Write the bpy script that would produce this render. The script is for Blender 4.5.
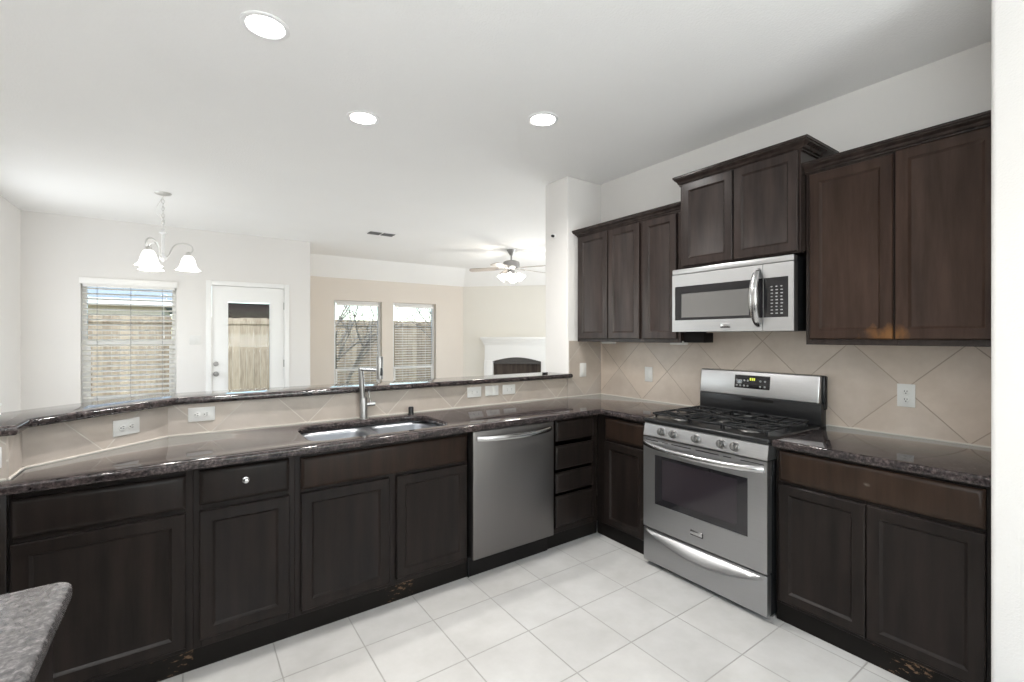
import bpy, bmesh, math, random
from mathutils import Vector, Matrix

for o in list(bpy.data.objects):
    bpy.data.objects.remove(o, do_unlink=True)
SC = bpy.context.scene
COL = SC.collection
PI = math.pi
R = math.radians
random.seed(7)

# ------------------------------------------------------------------ camera
EYE = 1.4247
cam_d = bpy.data.cameras.new('camera')
cam = bpy.data.objects.new('camera', cam_d)
COL.objects.link(cam)
cam.location = (0, 0, EYE)
cam.rotation_euler = (PI / 2, 0, -R(35.0806))
cam_d.sensor_width = 36.0
cam_d.lens = 36.0 * 462.816 / 1024.0
cam_d.shift_x = (512 - 512.679) / 1024.0
cam_d.shift_y = (336.5 - 341.0) / 1024.0
cam_d.clip_start = 0.02
cam_d.clip_end = 300
SC.camera = cam

# ------------------------------------------------------------------ exposure, sky, sun
SC.view_settings.view_transform = 'Standard'
SC.view_settings.look = 'None'
SC.view_settings.gamma = 1.0
SC.view_settings.use_curve_mapping = False
SC.view_settings.exposure = 0.68
SC.cycles.max_bounces = 14
SC.cycles.diffuse_bounces = 8
SC.cycles.glossy_bounces = 6
SC.cycles.transparent_max_bounces = 16
SC.cycles.sample_clamp_indirect = 8.0
SC.cycles.caustics_reflective = False
SC.cycles.caustics_refractive = False

world = bpy.data.worlds.new('sky')
SC.world = world
world.use_nodes = True
wn = world.node_tree
wn.nodes.clear()
w_out = wn.nodes.new('ShaderNodeOutputWorld')
w_bg = wn.nodes.new('ShaderNodeBackground')
w_sky = wn.nodes.new('ShaderNodeTexSky')
w_sky.sky_type = 'NISHITA'
w_sky.sun_disc = False
w_sky.sun_elevation = R(38)
w_sky.sun_rotation = R(200)
w_sky.dust_density = 1.0
w_sky.air_density = 1.0
w_sky.altitude = 150
w_bg.inputs['Strength'].default_value = 0.32
wn.links.new(w_sky.outputs[0], w_bg.inputs['Color'])
wn.links.new(w_bg.outputs[0], w_out.inputs['Surface'])

sun_d = bpy.data.lights.new('sun', 'SUN')
sun_d.energy = 1.5
sun_d.angle = R(3)
sun_d.color = (1.0, 0.94, 0.84)
sun = bpy.data.objects.new('sun', sun_d)
COL.objects.link(sun)
sun.rotation_euler = (R(31), 0, R(-25))

LAMP_W = 11.0          # one recessed can
PENDANT_W = 2.0        # one chandelier bulb
FAN_W = 14.0

def fill_lamp(name, loc, rot, w, h, watts):
    """added area lamp that fills the room from one unseen opening"""
    ld = bpy.data.lights.new(name, 'AREA'); ld.shape = 'RECTANGLE'
    ld.size = w; ld.size_y = h; ld.energy = watts; ld.color = (0.93, 0.97, 1.0)
    lo = bpy.data.objects.new(name, ld); COL.objects.link(lo)
    lo.location = loc; lo.rotation_euler = rot
    return lo
# area lamps added for fill; two lean steeply upward to brighten the ceiling
# their openings are unseen and added: behind the camera and in the side walls
fill_lamp('fill_rear', (1.35, -3.05, 1.30), (-PI / 2 - 1.3, 0, PI), 1.9, 1.6, 95)
fill_lamp('fill_dining', (-1.455, 5.90, 1.55), (0, -PI / 2, 0), 1.5, 0.95, 12)
fill_lamp('fill_family', (6.43, 5.2, 1.30), (0, PI / 2, 0), 1.8, 2.6, 46)
fill_lamp('fill_kitchen', (-1.30, -1.10, 1.30), (0, -PI / 2 - 1.3, 0), 1.5, 2.2, 62)

# ------------------------------------------------------------------ materials
def new_mat(name):
    m = bpy.data.materials.new(name)
    m.use_nodes = True
    nt = m.node_tree
    b = nt.nodes['Principled BSDF']
    return m, nt, b

def plain(name, col, rough=0.5, metal=0.0, spec=0.5, coat=0.0, emit=None, estr=0.0):
    m, nt, b = new_mat(name)
    b.inputs['Base Color'].default_value = (*col, 1)
    b.inputs['Roughness'].default_value = rough
    b.inputs['Metallic'].default_value = metal
    b.inputs['Specular IOR Level'].default_value = spec
    b.inputs['Coat Weight'].default_value = coat
    if emit:
        b.inputs['Emission Color'].default_value = (*emit, 1)
        b.inputs['Emission Strength'].default_value = estr
    return m

def N(nt, t, **k):
    n = nt.nodes.new(t)
    for a, v in k.items():
        setattr(n, a, v)
    return n

def ramp(nt, stops):
    n = nt.nodes.new('ShaderNodeValToRGB')
    e = n.color_ramp.elements
    while len(e) < len(stops):
        e.new(0.5)
    for i, (p, c) in enumerate(stops):
        e[i].position = p
        e[i].color = (*c, 1) if len(c) == 3 else c
    return n

def obj_noise(nt, scale, detail=4, mapscale=(1, 1, 1), rough=0.55):
    tc = N(nt, 'ShaderNodeTexCoord')
    mp = N(nt, 'ShaderNodeMapping')
    mp.inputs['Scale'].default_value = mapscale
    nz = N(nt, 'ShaderNodeTexNoise')
    nz.inputs['Scale'].default_value = scale
    nz.inputs['Detail'].default_value = detail
    nz.inputs['Roughness'].default_value = rough
    nt.links.new(tc.outputs['Object'], mp.inputs['Vector'])
    nt.links.new(mp.outputs[0], nz.inputs['Vector'])
    return nz

def bump_to(nt, b, src, strength, dist):
    bp = N(nt, 'ShaderNodeBump')
    bp.inputs['Strength'].default_value = strength
    bp.inputs['Distance'].default_value = dist
    nt.links.new(src, bp.inputs['Height'])
    nt.links.new(bp.outputs[0], b.inputs['Normal'])

def paint(name, col, rough=0.7, bump=0.25, scale=140, var=0.02):
    m, nt, b = new_mat(name)
    nz = obj_noise(nt, 1.3, 3)
    c2 = tuple(max(0, c - var) for c in col)
    rp = ramp(nt, [(0.3, c2), (0.7, col)])
    nt.links.new(nz.outputs[0], rp.inputs[0])
    nt.links.new(rp.outputs[0], b.inputs['Base Color'])
    b.inputs['Roughness'].default_value = rough
    b.inputs['Specular IOR Level'].default_value = 0.3
    n2 = obj_noise(nt, scale, 2)
    bump_to(nt, b, n2.outputs[0], bump, 0.004)
    return m

def wood(name, dark, light, rough=0.36, wear=None, spec=0.17, patch=(5.0, 9.0), chip=(0.17, 0.08, 0.03)):
    m, nt, b = new_mat(name)
    nz = obj_noise(nt, 3.0, 6, (7, 7, 0.7), 0.6)
    rp = ramp(nt, [(0.30, dark), (0.72, light)])
    nt.links.new(nz.outputs[0], rp.inputs[0])
    col = rp.outputs[0]
    if wear:
        # worn varnish: a patch at one spot of the door, ragged edge
        tc = N(nt, 'ShaderNodeTexCoord')
        vm = N(nt, 'ShaderNodeMapping', vector_type='POINT')
        sx, sz = patch
        vm.inputs['Scale'].default_value = (sx, 0, sz)
        vm.inputs['Location'].default_value = (-wear[0] * sx, 0, -wear[1] * sz)
        nt.links.new(tc.outputs['Object'], vm.inputs['Vector'])
        ln = N(nt, 'ShaderNodeVectorMath', operation='LENGTH')
        nt.links.new(vm.outputs[0], ln.inputs[0])
        nn = obj_noise(nt, 30, 4, (1, 1, 0.5))
        ad = N(nt, 'ShaderNodeMath', operation='ADD')
        nt.links.new(ln.outputs['Value'], ad.inputs[0])
        nt.links.new(nn.outputs[0], ad.inputs[1])
        rr = ramp(nt, [(0.55, (1, 1, 1)), (1.0, (0, 0, 0))])
        nt.links.new(ad.outputs[0], rr.inputs[0])
        mx = N(nt, 'ShaderNodeMix', data_type='RGBA')
        mx.inputs['B'].default_value = (*chip, 1)
        nt.links.new(rr.outputs[0], mx.inputs['Factor'])
        nt.links.new(col, mx.inputs['A'])
        col = mx.outputs['Result']
    nt.links.new(col, b.inputs['Base Color'])
    b.inputs['Roughness'].default_value = rough
    b.inputs['Specular IOR Level'].default_value = spec
    n2 = obj_noise(nt, 40, 3, (3, 3, 0.3))
    bump_to(nt, b, n2.outputs[0], 0.05, 0.002)
    return m

def scuffed(name, dark, chip):
    m, nt, b = new_mat(name)
    nz = obj_noise(nt, 28, 6, (1, 1, 2.2), 0.7)
    big = obj_noise(nt, 3.0, 2)
    ad = N(nt, 'ShaderNodeMath', operation='MULTIPLY')
    nt.links.new(nz.outputs[0], ad.inputs[0])
    nt.links.new(big.outputs[0], ad.inputs[1])
    rp = ramp(nt, [(0.375, dark), (0.40, chip)])
    nt.links.new(ad.outputs[0], rp.inputs[0])
    nt.links.new(rp.outputs[0], b.inputs['Base Color'])
    b.inputs['Specular IOR Level'].default_value = 0.12
    b.inputs['Roughness'].default_value = 0.5
    return m

def granite(name, gain=1.0, rough=0.055, spec=0.36, mottle=1.0, stops=None):
    m, nt, b = new_mat(name)
    tc = N(nt, 'ShaderNodeTexCoord')
    n1 = N(nt, 'ShaderNodeTexNoise')
    n1.inputs['Scale'].default_value = 80
    n1.inputs['Detail'].default_value = 6
    n1.inputs['Roughness'].default_value = 0.7
    vo = N(nt, 'ShaderNodeTexVoronoi')
    vo.inputs['Scale'].default_value = 130
    n3 = N(nt, 'ShaderNodeTexNoise')
    n3.inputs['Scale'].default_value = 22
    n3.inputs['Detail'].default_value = 4
    for n in (n1, vo, n3):
        nt.links.new(tc.outputs['Object'], n.inputs['Vector'])
    r1 = ramp(nt, [(0.34, (0.010, 0.009, 0.010)), (0.48, (0.034, 0.029, 0.029)), (0.60, (0.072, 0.063, 0.062)), (0.72, (0.14, 0.13, 0.128))])
    for e, c in zip(r1.color_ramp.elements, stops or []):
        e.color = (*c, 1)
    for e in r1.color_ramp.elements:
        e.color = [min(1, c * gain) for c in e.color[:3]] + [1]
    nt.links.new(n1.outputs[0], r1.inputs[0])
    r2 = ramp(nt, [(0.0, (0.6, 0.58, 0.58)), (1.0, (1.3, 1.22, 1.2))])
    nt.links.new(vo.outputs['Color'], r2.inputs[0])
    mu = N(nt, 'ShaderNodeMix', data_type='RGBA', blend_type='MULTIPLY')
    mu.inputs['Factor'].default_value = 1.0
    nt.links.new(r1.outputs[0], mu.inputs['A'])
    nt.links.new(r2.outputs[0], mu.inputs['B'])
    r3 = ramp(nt, [(0.35, (0.55, 0.55, 0.58)), (0.68, (1.5, 1.42, 1.4))])
    nt.links.new(n3.outputs[0], r3.inputs[0])
    m2 = N(nt, 'ShaderNodeMix', data_type='RGBA', blend_type='MULTIPLY')
    m2.inputs['Factor'].default_value = mottle
    nt.links.new(mu.outputs['Result'], m2.inputs['A'])
    nt.links.new(r3.outputs[0], m2.inputs['B'])
    nt.links.new(m2.outputs['Result'], b.inputs['Base Color'])
    b.inputs['Roughness'].default_value = rough
    b.inputs['Specular IOR Level'].default_value = spec
    return m

def tiles(name, size, tile_a, tile_b, grout, diagonal=False, off=(0, 0), mortar=0.004, rough=0.3, cloud=2.2, vary=1.0):
    """Square tiles; plane coordinates are local x,y (floor) or local x,z (wall, turned 45 degrees)."""
    m, nt, b = new_mat(name)
    tc = N(nt, 'ShaderNodeTexCoord')
    sp = N(nt, 'ShaderNodeSeparateXYZ')
    nt.links.new(tc.outputs['Object'], sp.inputs[0])
    cb = N(nt, 'ShaderNodeCombineXYZ')
    nt.links.new(sp.outputs['X'], cb.inputs['X'])
    nt.links.new(sp.outputs['Z' if diagonal else 'Y'], cb.inputs['Y'])
    mp = N(nt, 'ShaderNodeMapping')
    mp.inputs['Location'].default_value = (-off[0], -off[1], 0)
    if diagonal:
        mp.inputs['Rotation'].default_value = (0, 0, R(45))
    nt.links.new(cb.outputs[0], mp.inputs['Vector'])
    # keep the coordinates positive so that the brick rows do not mirror
    ad = N(nt, 'ShaderNodeVectorMath', operation='ADD')
    ad.inputs[1].default_value = (size * 40, size * 40, 0)
    nt.links.new(mp.outputs[0], ad.inputs[0])
    br = N(nt, 'ShaderNodeTexBrick', offset=0.0, squash=1.0)
    br.inputs['Scale'].default_value = 1.0
    br.inputs['Mortar Size'].default_value = mortar * 0.5
    br.inputs['Mortar Smooth'].default_value = 0.3
    br.inputs['Brick Width'].default_value = size
    br.inputs['Row Height'].default_value = size
    br.inputs['Color1'].default_value = (1 - 0.08 * vary, 1 - 0.07 * vary, 1 - 0.06 * vary, 1)
    br.inputs['Color2'].default_value = (1 + 0.08 * vary, 1 + 0.07 * vary, 1 + 0.05 * vary, 1)
    br.inputs['Mortar'].default_value = (1, 1, 1, 1)
    nt.links.new(ad.outputs[0], br.inputs['Vector'])
    nz = obj_noise(nt, cloud, 7, (1, 1, 1), 0.62)
    rp = ramp(nt, [(0.32, tile_a), (0.68, tile_b)])
    nt.links.new(nz.outputs[0], rp.inputs[0])
    mu = N(nt, 'ShaderNodeMix', data_type='RGBA', blend_type='MULTIPLY')
    mu.inputs['Factor'].default_value = 1.0
    nt.links.new(rp.outputs[0], mu.inputs['A'])
    nt.links.new(br.outputs['Color'], mu.inputs['B'])
    mx = N(nt, 'ShaderNodeMix', data_type='RGBA')
    mx.inputs['B'].default_value = (*grout, 1)
    nt.links.new(br.outputs['Fac'], mx.inputs['Factor'])
    nt.links.new(mu.outputs['Result'], mx.inputs['A'])
    nt.links.new(mx.outputs['Result'], b.inputs['Base Color'])
    rr = ramp(nt, [(0.0, (rough,) * 3), (1.0, (0.8,) * 3)])
    nt.links.new(br.outputs['Fac'], rr.inputs[0])
    nt.links.new(rr.outputs[0], b.inputs['Roughness'])
    iv = N(nt, 'ShaderNodeMath', operation='SUBTRACT')
    iv.inputs[0].default_value = 1.0
    nt.links.new(br.outputs['Fac'], iv.inputs[1])
    bump_to(nt, b, iv.outputs[0], 0.6, 0.002)
    return m

def steel(name, col=(0.60, 0.585, 0.57), rough=0.28, brush=(60, 60, 1.0)):
    m, nt, b = new_mat(name)
    nz = obj_noise(nt, 6, 4, brush)
    rp = ramp(nt, [(0.3, tuple(c * 0.92 for c in col)), (0.7, col)])
    nt.links.new(nz.outputs[0], rp.inputs[0])
    nt.links.new(rp.outputs[0], b.inputs['Base Color'])
    b.inputs['Metallic'].default_value = 1.0
    r2 = ramp(nt, [(0.3, (rough - 0.04,) * 3), (0.7, (rough + 0.05,) * 3)])
    nt.links.new(nz.outputs[0], r2.inputs[0])
    nt.links.new(r2.outputs[0], b.inputs['Roughness'])
    return m

def pane_glass(name):
    m = bpy.data.materials.new(name)
    m.use_nodes = True
    nt = m.node_tree
    nt.nodes.clear()
    out = N(nt, 'ShaderNodeOutputMaterial')
    tr = N(nt, 'ShaderNodeBsdfTransparent')
    tr.inputs['Color'].default_value = (0.94, 0.97, 0.96, 1)
    gl = N(nt, 'ShaderNodeBsdfGlossy')
    gl.inputs['Roughness'].default_value = 0.02
    fr = N(nt, 'ShaderNodeFresnel')
    fr.inputs['IOR'].default_value = 1.18
    mx = N(nt, 'ShaderNodeMixShader')
    nt.links.new(fr.outputs[0], mx.inputs[0])
    nt.links.new(tr.outputs[0], mx.inputs[1])
    nt.links.new(gl.outputs[0], mx.inputs[2])
    nt.links.new(mx.outputs[0], out.inputs['Surface'])
    return m

def planks(name, dark, light, width=0.14, axis='X'):
    m, nt, b = new_mat(name)
    tc = N(nt, 'ShaderNodeTexCoord')
    sp = N(nt, 'ShaderNodeSeparateXYZ')
    nt.links.new(tc.outputs['Object'], sp.inputs[0])
    dv = N(nt, 'ShaderNodeMath', operation='DIVIDE')
    dv.inputs[1].default_value = width
    nt.links.new(sp.outputs[axis], dv.inputs[0])
    fl = N(nt, 'ShaderNodeMath', operation='FLOOR')
    nt.links.new(dv.outputs[0], fl.inputs[0])
    wn_ = N(nt, 'ShaderNodeTexWhiteNoise', noise_dimensions='1D')
    nt.links.new(fl.outputs[0], wn_.inputs['W'])
    nz = obj_noise(nt, 4, 6, (6, 6, 0.6), 0.65)
    ad = N(nt, 'ShaderNodeMath', operation='MULTIPLY_ADD')
    ad.inputs[1].default_value = 0.35
    nt.links.new(wn_.outputs['Value'], ad.inputs[0])
    nt.links.new(nz.outputs[0], ad.inputs[2])
    rp = ramp(nt, [(0.40, dark), (0.85, light)])
    nt.links.new(ad.outputs[0], rp.inputs[0])
    nt.links.new(rp.outputs[0], b.inputs['Base Color'])
    b.inputs['Roughness'].default_value = 0.9
    b.inputs['Specular IOR Level'].default_value = 0.15
    return m

TILE = 0.3416
M = {}
M['wall'] = paint('warm_white_wall_paint', (0.76, 0.742, 0.722))
M['cream'] = paint('cream_wall_paint', (0.78, 0.757, 0.70))
M['beige'] = paint('beige_wall_paint', (0.72, 0.66, 0.595))
M['ceiling'] = paint('ceiling_paint', (0.90, 0.895, 0.885), 0.85, 0.5, 90)
M['white'] = plain('white_trim_paint', (0.83, 0.83, 0.82), 0.35)
M['whitemetal'] = plain('white_enamel', (0.85, 0.85, 0.85), 0.3)
M['plastic'] = plain('white_plastic', (0.70, 0.695, 0.675), 0.3)
M['slot'] = plain('outlet_slot_black', (0.02, 0.02, 0.02), 0.5)
M['floor'] = tiles('floor_tile', TILE, (0.475, 0.462, 0.445), (0.57, 0.56, 0.545), (0.33, 0.32, 0.30), False, (0.667, 2.1306), 0.007, 0.22, 3.0, 0.25)
M['splash'] = tiles('backsplash_tile', TILE, (0.50, 0.415, 0.345), (0.66, 0.57, 0.495), (0.40, 0.33, 0.27), True, (0, 0), 0.006, 0.3, 2.6)
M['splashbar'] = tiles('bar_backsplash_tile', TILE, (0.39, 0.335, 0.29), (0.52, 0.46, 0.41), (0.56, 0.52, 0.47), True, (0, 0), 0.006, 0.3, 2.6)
M['granite'] = granite('dark_speckled_granite')
M['granitebar'] = granite('bar_granite', 1.0, 0.05, 0.55)
M['granitesheen'] = granite('granite_painted_sheen', 1.0, 0.20, 0.5, 0.2, [(0.060, 0.060, 0.062), (0.095, 0.094, 0.096), (0.150, 0.149, 0.150), (0.24, 0.24, 0.24)])  # island granite lightened in colour, standing in for light reflected off its top
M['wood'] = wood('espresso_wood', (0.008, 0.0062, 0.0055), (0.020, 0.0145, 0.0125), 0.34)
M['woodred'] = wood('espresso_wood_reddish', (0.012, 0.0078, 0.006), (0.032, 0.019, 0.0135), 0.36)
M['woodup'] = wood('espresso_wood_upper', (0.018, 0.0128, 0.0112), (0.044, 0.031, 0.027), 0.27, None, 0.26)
M['woodbrown'] = wood('brown_wood', (0.017, 0.0105, 0.0075), (0.042, 0.025, 0.017), 0.33, (0.385, 0.782), 0.17, (26, 38), (0.20, 0.18, 0.16))
M['woodwornL'] = wood('brown_wood_worn_left', (0.025, 0.0145, 0.0108), (0.058, 0.035, 0.026), 0.30, wear=(0.36, 1.432))
M['inside'] = plain('cabinet_dark_inside', (0.009, 0.0075, 0.007), 0.6, 0, 0.15)
M['kick'] = scuffed('scuffed_toe_kick', (0.009, 0.0075, 0.0065), (0.16, 0.10, 0.06))
M['steel'] = steel('brushed_steel', (0.56, 0.56, 0.565), 0.36, (0.3, 60, 60))
M['steelrange'] = steel('range_door_steel', (0.42, 0.42, 0.425), 0.36, (0.3, 60, 60))
M['steeldw'] = steel('dishwasher_steel', (0.185, 0.175, 0.17), 0.40, (60, 60, 0.3))
M['chrome'] = plain('polished_steel', (0.52, 0.52, 0.52), 0.22, 1.0)
M['nickel'] = plain('brushed_nickel', (0.36, 0.355, 0.35), 0.38, 1.0)
M['knobsteel'] = plain('knob_steel', (0.24, 0.235, 0.23), 0.38, 1.0)
M['satin'] = plain('satin_nickel', (0.66, 0.65, 0.63), 0.34, 1.0)
M['caulk'] = plain('pale_joint', (0.66, 0.62, 0.56), 0.6)
M['sink'] = steel('sink_steel', (0.40, 0.41, 0.43), 0.36, (3, 3, 3))
M['black'] = plain('black_enamel', (0.010, 0.010, 0.011), 0.28, 0, 0.4)
M['iron'] = plain('cast_iron', (0.009, 0.009, 0.010), 0.5, 0, 0.3)
M['blackglass'] = plain('black_glass', (0.016, 0.015, 0.017), 0.04, 0.0, 0.6)
M['greyglass'] = plain('oven_window_glass', (0.026, 0.021, 0.025), 0.06, 0.0, 0.6)
M['mwglass'] = plain('microwave_window_mesh', (0.16, 0.155, 0.15), 0.16, 0.0, 0.6)
M['key'] = plain('printed_key_grey', (0.36, 0.36, 0.36), 0.5)
M['led'] = plain('clock_digits_yellow_green', (0.3, 0.35, 0.05), 0.4, emit=(0.75, 0.8, 0.1), estr=0.6)
M['lens'] = plain('lamp_lens', (0.9, 0.9, 0.9), 0.4, emit=(1.0, 0.97, 0.93), estr=14.0)
M['shade'] = plain('frosted_glass_shade', (0.9, 0.9, 0.9), 0.35, emit=(1.0, 0.975, 0.94), estr=0.9)
M['fanglass'] = plain('fan_glass_shade', (0.9, 0.9, 0.9), 0.35, emit=(1.0, 0.97, 0.92), estr=2.2)
M['glass'] = pane_glass('window_glass')
M['blind'] = plain('white_blind', (0.84, 0.83, 0.81), 0.45)
def thin_vinyl(name, col, share):
    m, nt, b = new_mat(name)
    b.inputs['Base Color'].default_value = (*col, 1)
    b.inputs['Roughness'].default_value = 0.4
    tl = N(nt, 'ShaderNodeBsdfTranslucent')
    tl.inputs['Color'].default_value = (*col, 1)
    mx = N(nt, 'ShaderNodeMixShader')
    mx.inputs[0].default_value = share
    nt.links.new(b.outputs[0], mx.inputs[1])
    nt.links.new(tl.outputs[0], mx.inputs[2])
    nt.links.new(mx.outputs[0], nt.nodes['Material Output'].inputs['Surface'])
    return m
M['slat'] = thin_vinyl('white_vinyl_slat', (0.92, 0.91, 0.88), 0.6)
M['fanblade'] = plain('fan_blade_greyed_wood', (0.42, 0.37, 0.33), 0.5)
M['vent'] = plain('vent_grey', (0.20, 0.20, 0.20), 0.5)
M['firebox'] = planks('firebox_dark_brick', (0.035, 0.028, 0.024), (0.085, 0.068, 0.058), 0.12, 'X')
M['firehood'] = plain('firebox_grey_hood', (0.085, 0.08, 0.078), 0.4, 0.4)
M['fence'] = planks('cedar_fence', (0.23, 0.175, 0.125), (0.54, 0.44, 0.33), 0.14)
M['grass'] = paint('winter_lawn', (0.24, 0.22, 0.13), 0.95, 0.6, 40, 0.08)
M['patio'] = paint('patio_concrete', (0.52, 0.51, 0.50), 0.9, 0.2, 60, 0.04)
M['siding'] = planks('cream_lap_siding', (0.62, 0.56, 0.45), (0.74, 0.68, 0.57), 0.18, 'Z')
M['roofgrey'] = planks('pale_blue_grey_roof', (0.26, 0.30, 0.34), (0.36, 0.40, 0.44), 0.2, 'Z')
M['roofbrown'] = planks('brown_roof', (0.014, 0.008, 0.005), (0.034, 0.020, 0.013), 0.12, 'Z')
M['bark'] = paint('pale_bark', (0.36, 0.32, 0.28), 0.95, 0.6, 60, 0.12)
M['leaf'] = plain('shrub_leaf', (0.05, 0.09, 0.03), 0.6)

# ------------------------------------------------------------------ mesh helpers
class B:
    """collects shapes; build() links them as one mesh object"""
    def __init__(self):
        self.bm = bmesh.new()

    def box(self, x0, x1, y0, y1, z0, z1, bev=0.0, seg=2):
        r = bmesh.ops.create_cube(self.bm, size=1.0)
        vs = r['verts']
        sx, sy, sz = abs(x1 - x0), abs(y1 - y0), abs(z1 - z0)
        for v in vs:
            v.co = Vector(((x0 + x1) / 2 + v.co.x * sx, (y0 + y1) / 2 + v.co.y * sy, (z0 + z1) / 2 + v.co.z * sz))
        if bev > 0:
            bev = min(bev, 0.45 * min(sx, sy, sz))
            es = set()
            for v in vs:
                es.update(v.link_edges)
            bmesh.ops.bevel(self.bm, geom=list(es), offset=bev, segments=seg, profile=0.5, affect='EDGES')
        return self

    def cyl(self, p0, p1, r, seg=16, r2=None):
        p0, p1 = Vector(p0), Vector(p1)
        d = p1 - p0
        q = d.to_track_quat('Z', 'Y').to_matrix().to_4x4()
        m = Matrix.Translation((p0 + p1) / 2) @ q
        bmesh.ops.create_cone(self.bm, cap_ends=True, segments=seg, radius1=r, radius2=r if r2 is None else r2, depth=d.length, matrix=m)
        return self

    def sphere(self, c, r, seg=14, scale=(1, 1, 1)):
        m = Matrix.Translation(Vector(c)) @ Matrix.Diagonal((*scale, 1))
        bmesh.ops.create_uvsphere(self.bm, u_segments=seg, v_segments=max(6, seg // 2), radius=r, matrix=m)
        return self

    def lathe(self, prof, c=(0, 0, 0), seg=24, axis='Z', closed=False):
        c = Vector(c)
        rings = []
        for r, h in prof:
            ring = []
            for i in range(seg):
                a = 2 * PI * i / seg
                if axis == 'Z':
                    p = Vector((r * math.cos(a), r * math.sin(a), h))
                elif axis == 'Y':
                    p = Vector((r * math.cos(a), h, r * math.sin(a)))
                else:
                    p = Vector((h, r * math.cos(a), r * math.sin(a)))
                ring.append(self.bm.verts.new(c + p))
            rings.append(ring)
        for a, b_ in zip(rings[:-1], rings[1:]):
            for i in range(seg):
                j = (i + 1) % seg
                self.bm.faces.new((a[i], a[j], b_[j], b_[i]))
        if closed:
            a, b_ = rings[-1], rings[0]
            for i in range(seg):
                j = (i + 1) % seg
                self.bm.faces.new((a[i], a[j], b_[j], b_[i]))
        else:
            for ring in (rings[0], rings[-1]):
                try:
                    self.bm.faces.new(ring)
                except ValueError:
                    pass
        return self

    def tube(self, pts, r, seg=10, flat=1.0, up=(0, 0, 1), taper=None):
        pts = [Vector(p) for p in pts]
        n = len(pts)
        rings = []
        ref = Vector(up)
        for k, p in enumerate(pts):
            d = (pts[min(k + 1, n - 1)] - pts[max(k - 1, 0)]).normalized()
            u = ref - d * ref.dot(d)
            if u.length < 1e-4:
                u = Vector((1, 0, 0)) - d * d.x
            u.normalize()
            w = d.cross(u)
            rr = r if taper is None else r * taper(k / (n - 1))
            ring = []
            for i in range(seg):
                a = 2 * PI * i / seg
                ring.append(self.bm.verts.new(p + u * (rr * math.cos(a)) + w * (rr * flat * math.sin(a))))
            rings.append(ring)
        for a, b_ in zip(rings[:-1], rings[1:]):
            for i in range(seg):
                j = (i + 1) % seg
                self.bm.faces.new((a[i], a[j], b_[j], b_[i]))
        self.bm.faces.new(rings[0][::-1])
        self.bm.faces.new(rings[-1])
        return self

    def prism(self, poly, z0, z1, holes=(), bev=0.0, seg=3, bev_bottom=True):
        """plan polygon extruded in z, with optional holes and rounded edges"""
        bm = self.bm
        def loop(p, z):
            vs = [bm.verts.new((x, y, z)) for x, y in p]
            es = [bm.edges.new((vs[i], vs[(i + 1) % len(vs)])) for i in range(len(vs))]
            return vs, es
        es = []
        for p in (poly, *holes):
            es += loop(p, z1)[1]
        r = bmesh.ops.triangle_fill(bm, use_beauty=True, use_dissolve=False, edges=es)
        faces = [g for g in r['geom'] if isinstance(g, bmesh.types.BMFace)]
        for f in faces:
            if f.normal.z < 0:
                f.normal_flip()
        ex = bmesh.ops.extrude_face_region(bm, geom=faces)
        nv = [g for g in ex['geom'] if isinstance(g, bmesh.types.BMVert)]
        for v in nv:
            v.co.z = z0
        if bev > 0:
            fs = set()
            for v in nv:
                fs.update(v.link_faces)
            allv = set(nv)
            side = [f for f in fs if abs(f.normal.z) < 0.5]
            bm.normal_update()
            sel = set()
            for f in fs:
                f.normal_update()
            for f in fs:
                if abs(f.normal.z) < 0.5:
                    for e in f.edges:
                        zz = [v.co.z for v in e.verts]
                        if abs(zz[0] - zz[1]) < 1e-6 and (bev_bottom or abs(zz[0] - z1) < 1e-6):
                            sel.add(e)
            bmesh.ops.bevel(bm, geom=list(sel), offset=bev, segments=seg, profile=0.5, affect='EDGES')
        return self

    def loft_rects(self, rects):
        """concentric rectangles in local x,z at depth y: rects = [(x0,x1,z0,z1,y), ...]; last one is filled, first gets a back"""
        rings = []
        for x0, x1, z0, z1, y in rects:
            rings.append([self.bm.verts.new((x0, y, z0)), self.bm.verts.new((x1, y, z0)), self.bm.verts.new((x1, y, z1)), self.bm.verts.new((x0, y, z1))])
        for a, b_ in zip(rings[:-1], rings[1:]):
            for i in range(4):
                j = (i + 1) % 4
                self.bm.faces.new((a[i], a[j], b_[j], b_[i]))
        self.bm.faces.new(rings[-1])
        self.bm.faces.new(rings[0][::-1])
        return self

    def quad(self, a, b_, c, d):
        self.bm.faces.new([self.bm.verts.new(p) for p in (a, b_, c, d)])
        return self

    def xform(self, m):
        bmesh.ops.transform(self.bm, matrix=m, verts=self.bm.verts)
        return self

    def build(self, name, mat, parent=None, smooth=True, angle=32):
        bm = self.bm
        bmesh.ops.recalc_face_normals(bm, faces=bm.faces)
        me = bpy.data.meshes.new(name)
        bm.to_mesh(me)
        bm.free()
        if smooth:
            me.polygons.foreach_set('use_smooth', [True] * len(me.polygons))
            me.set_sharp_from_angle(angle=R(angle))
        me.materials.append(M[mat] if isinstance(mat, str) else mat)
        o = bpy.data.objects.new(name, me)
        COL.objects.link(o)
        if parent is not None:
            o.parent = parent
        return o

def thing(name, label, cat, loc=(0, 0, 0), rz=0.0, group=None):
    o = bpy.data.objects.new(name, None)
    o.empty_display_size = 0.1
    COL.objects.link(o)
    o.location = loc
    o.rotation_euler = (0, 0, rz)
    o['label'] = label
    o['category'] = cat
    if group:
        o['group'] = group
    return o

def tag(o, label, cat, group=None):
    o['label'] = label
    o['category'] = cat
    if group:
        o['group'] = group
    return o

def struct(o, label=None, cat=None):
    o['kind'] = 'structure'
    if label:
        o['label'] = label
    if cat:
        o['category'] = cat
    return o

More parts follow.
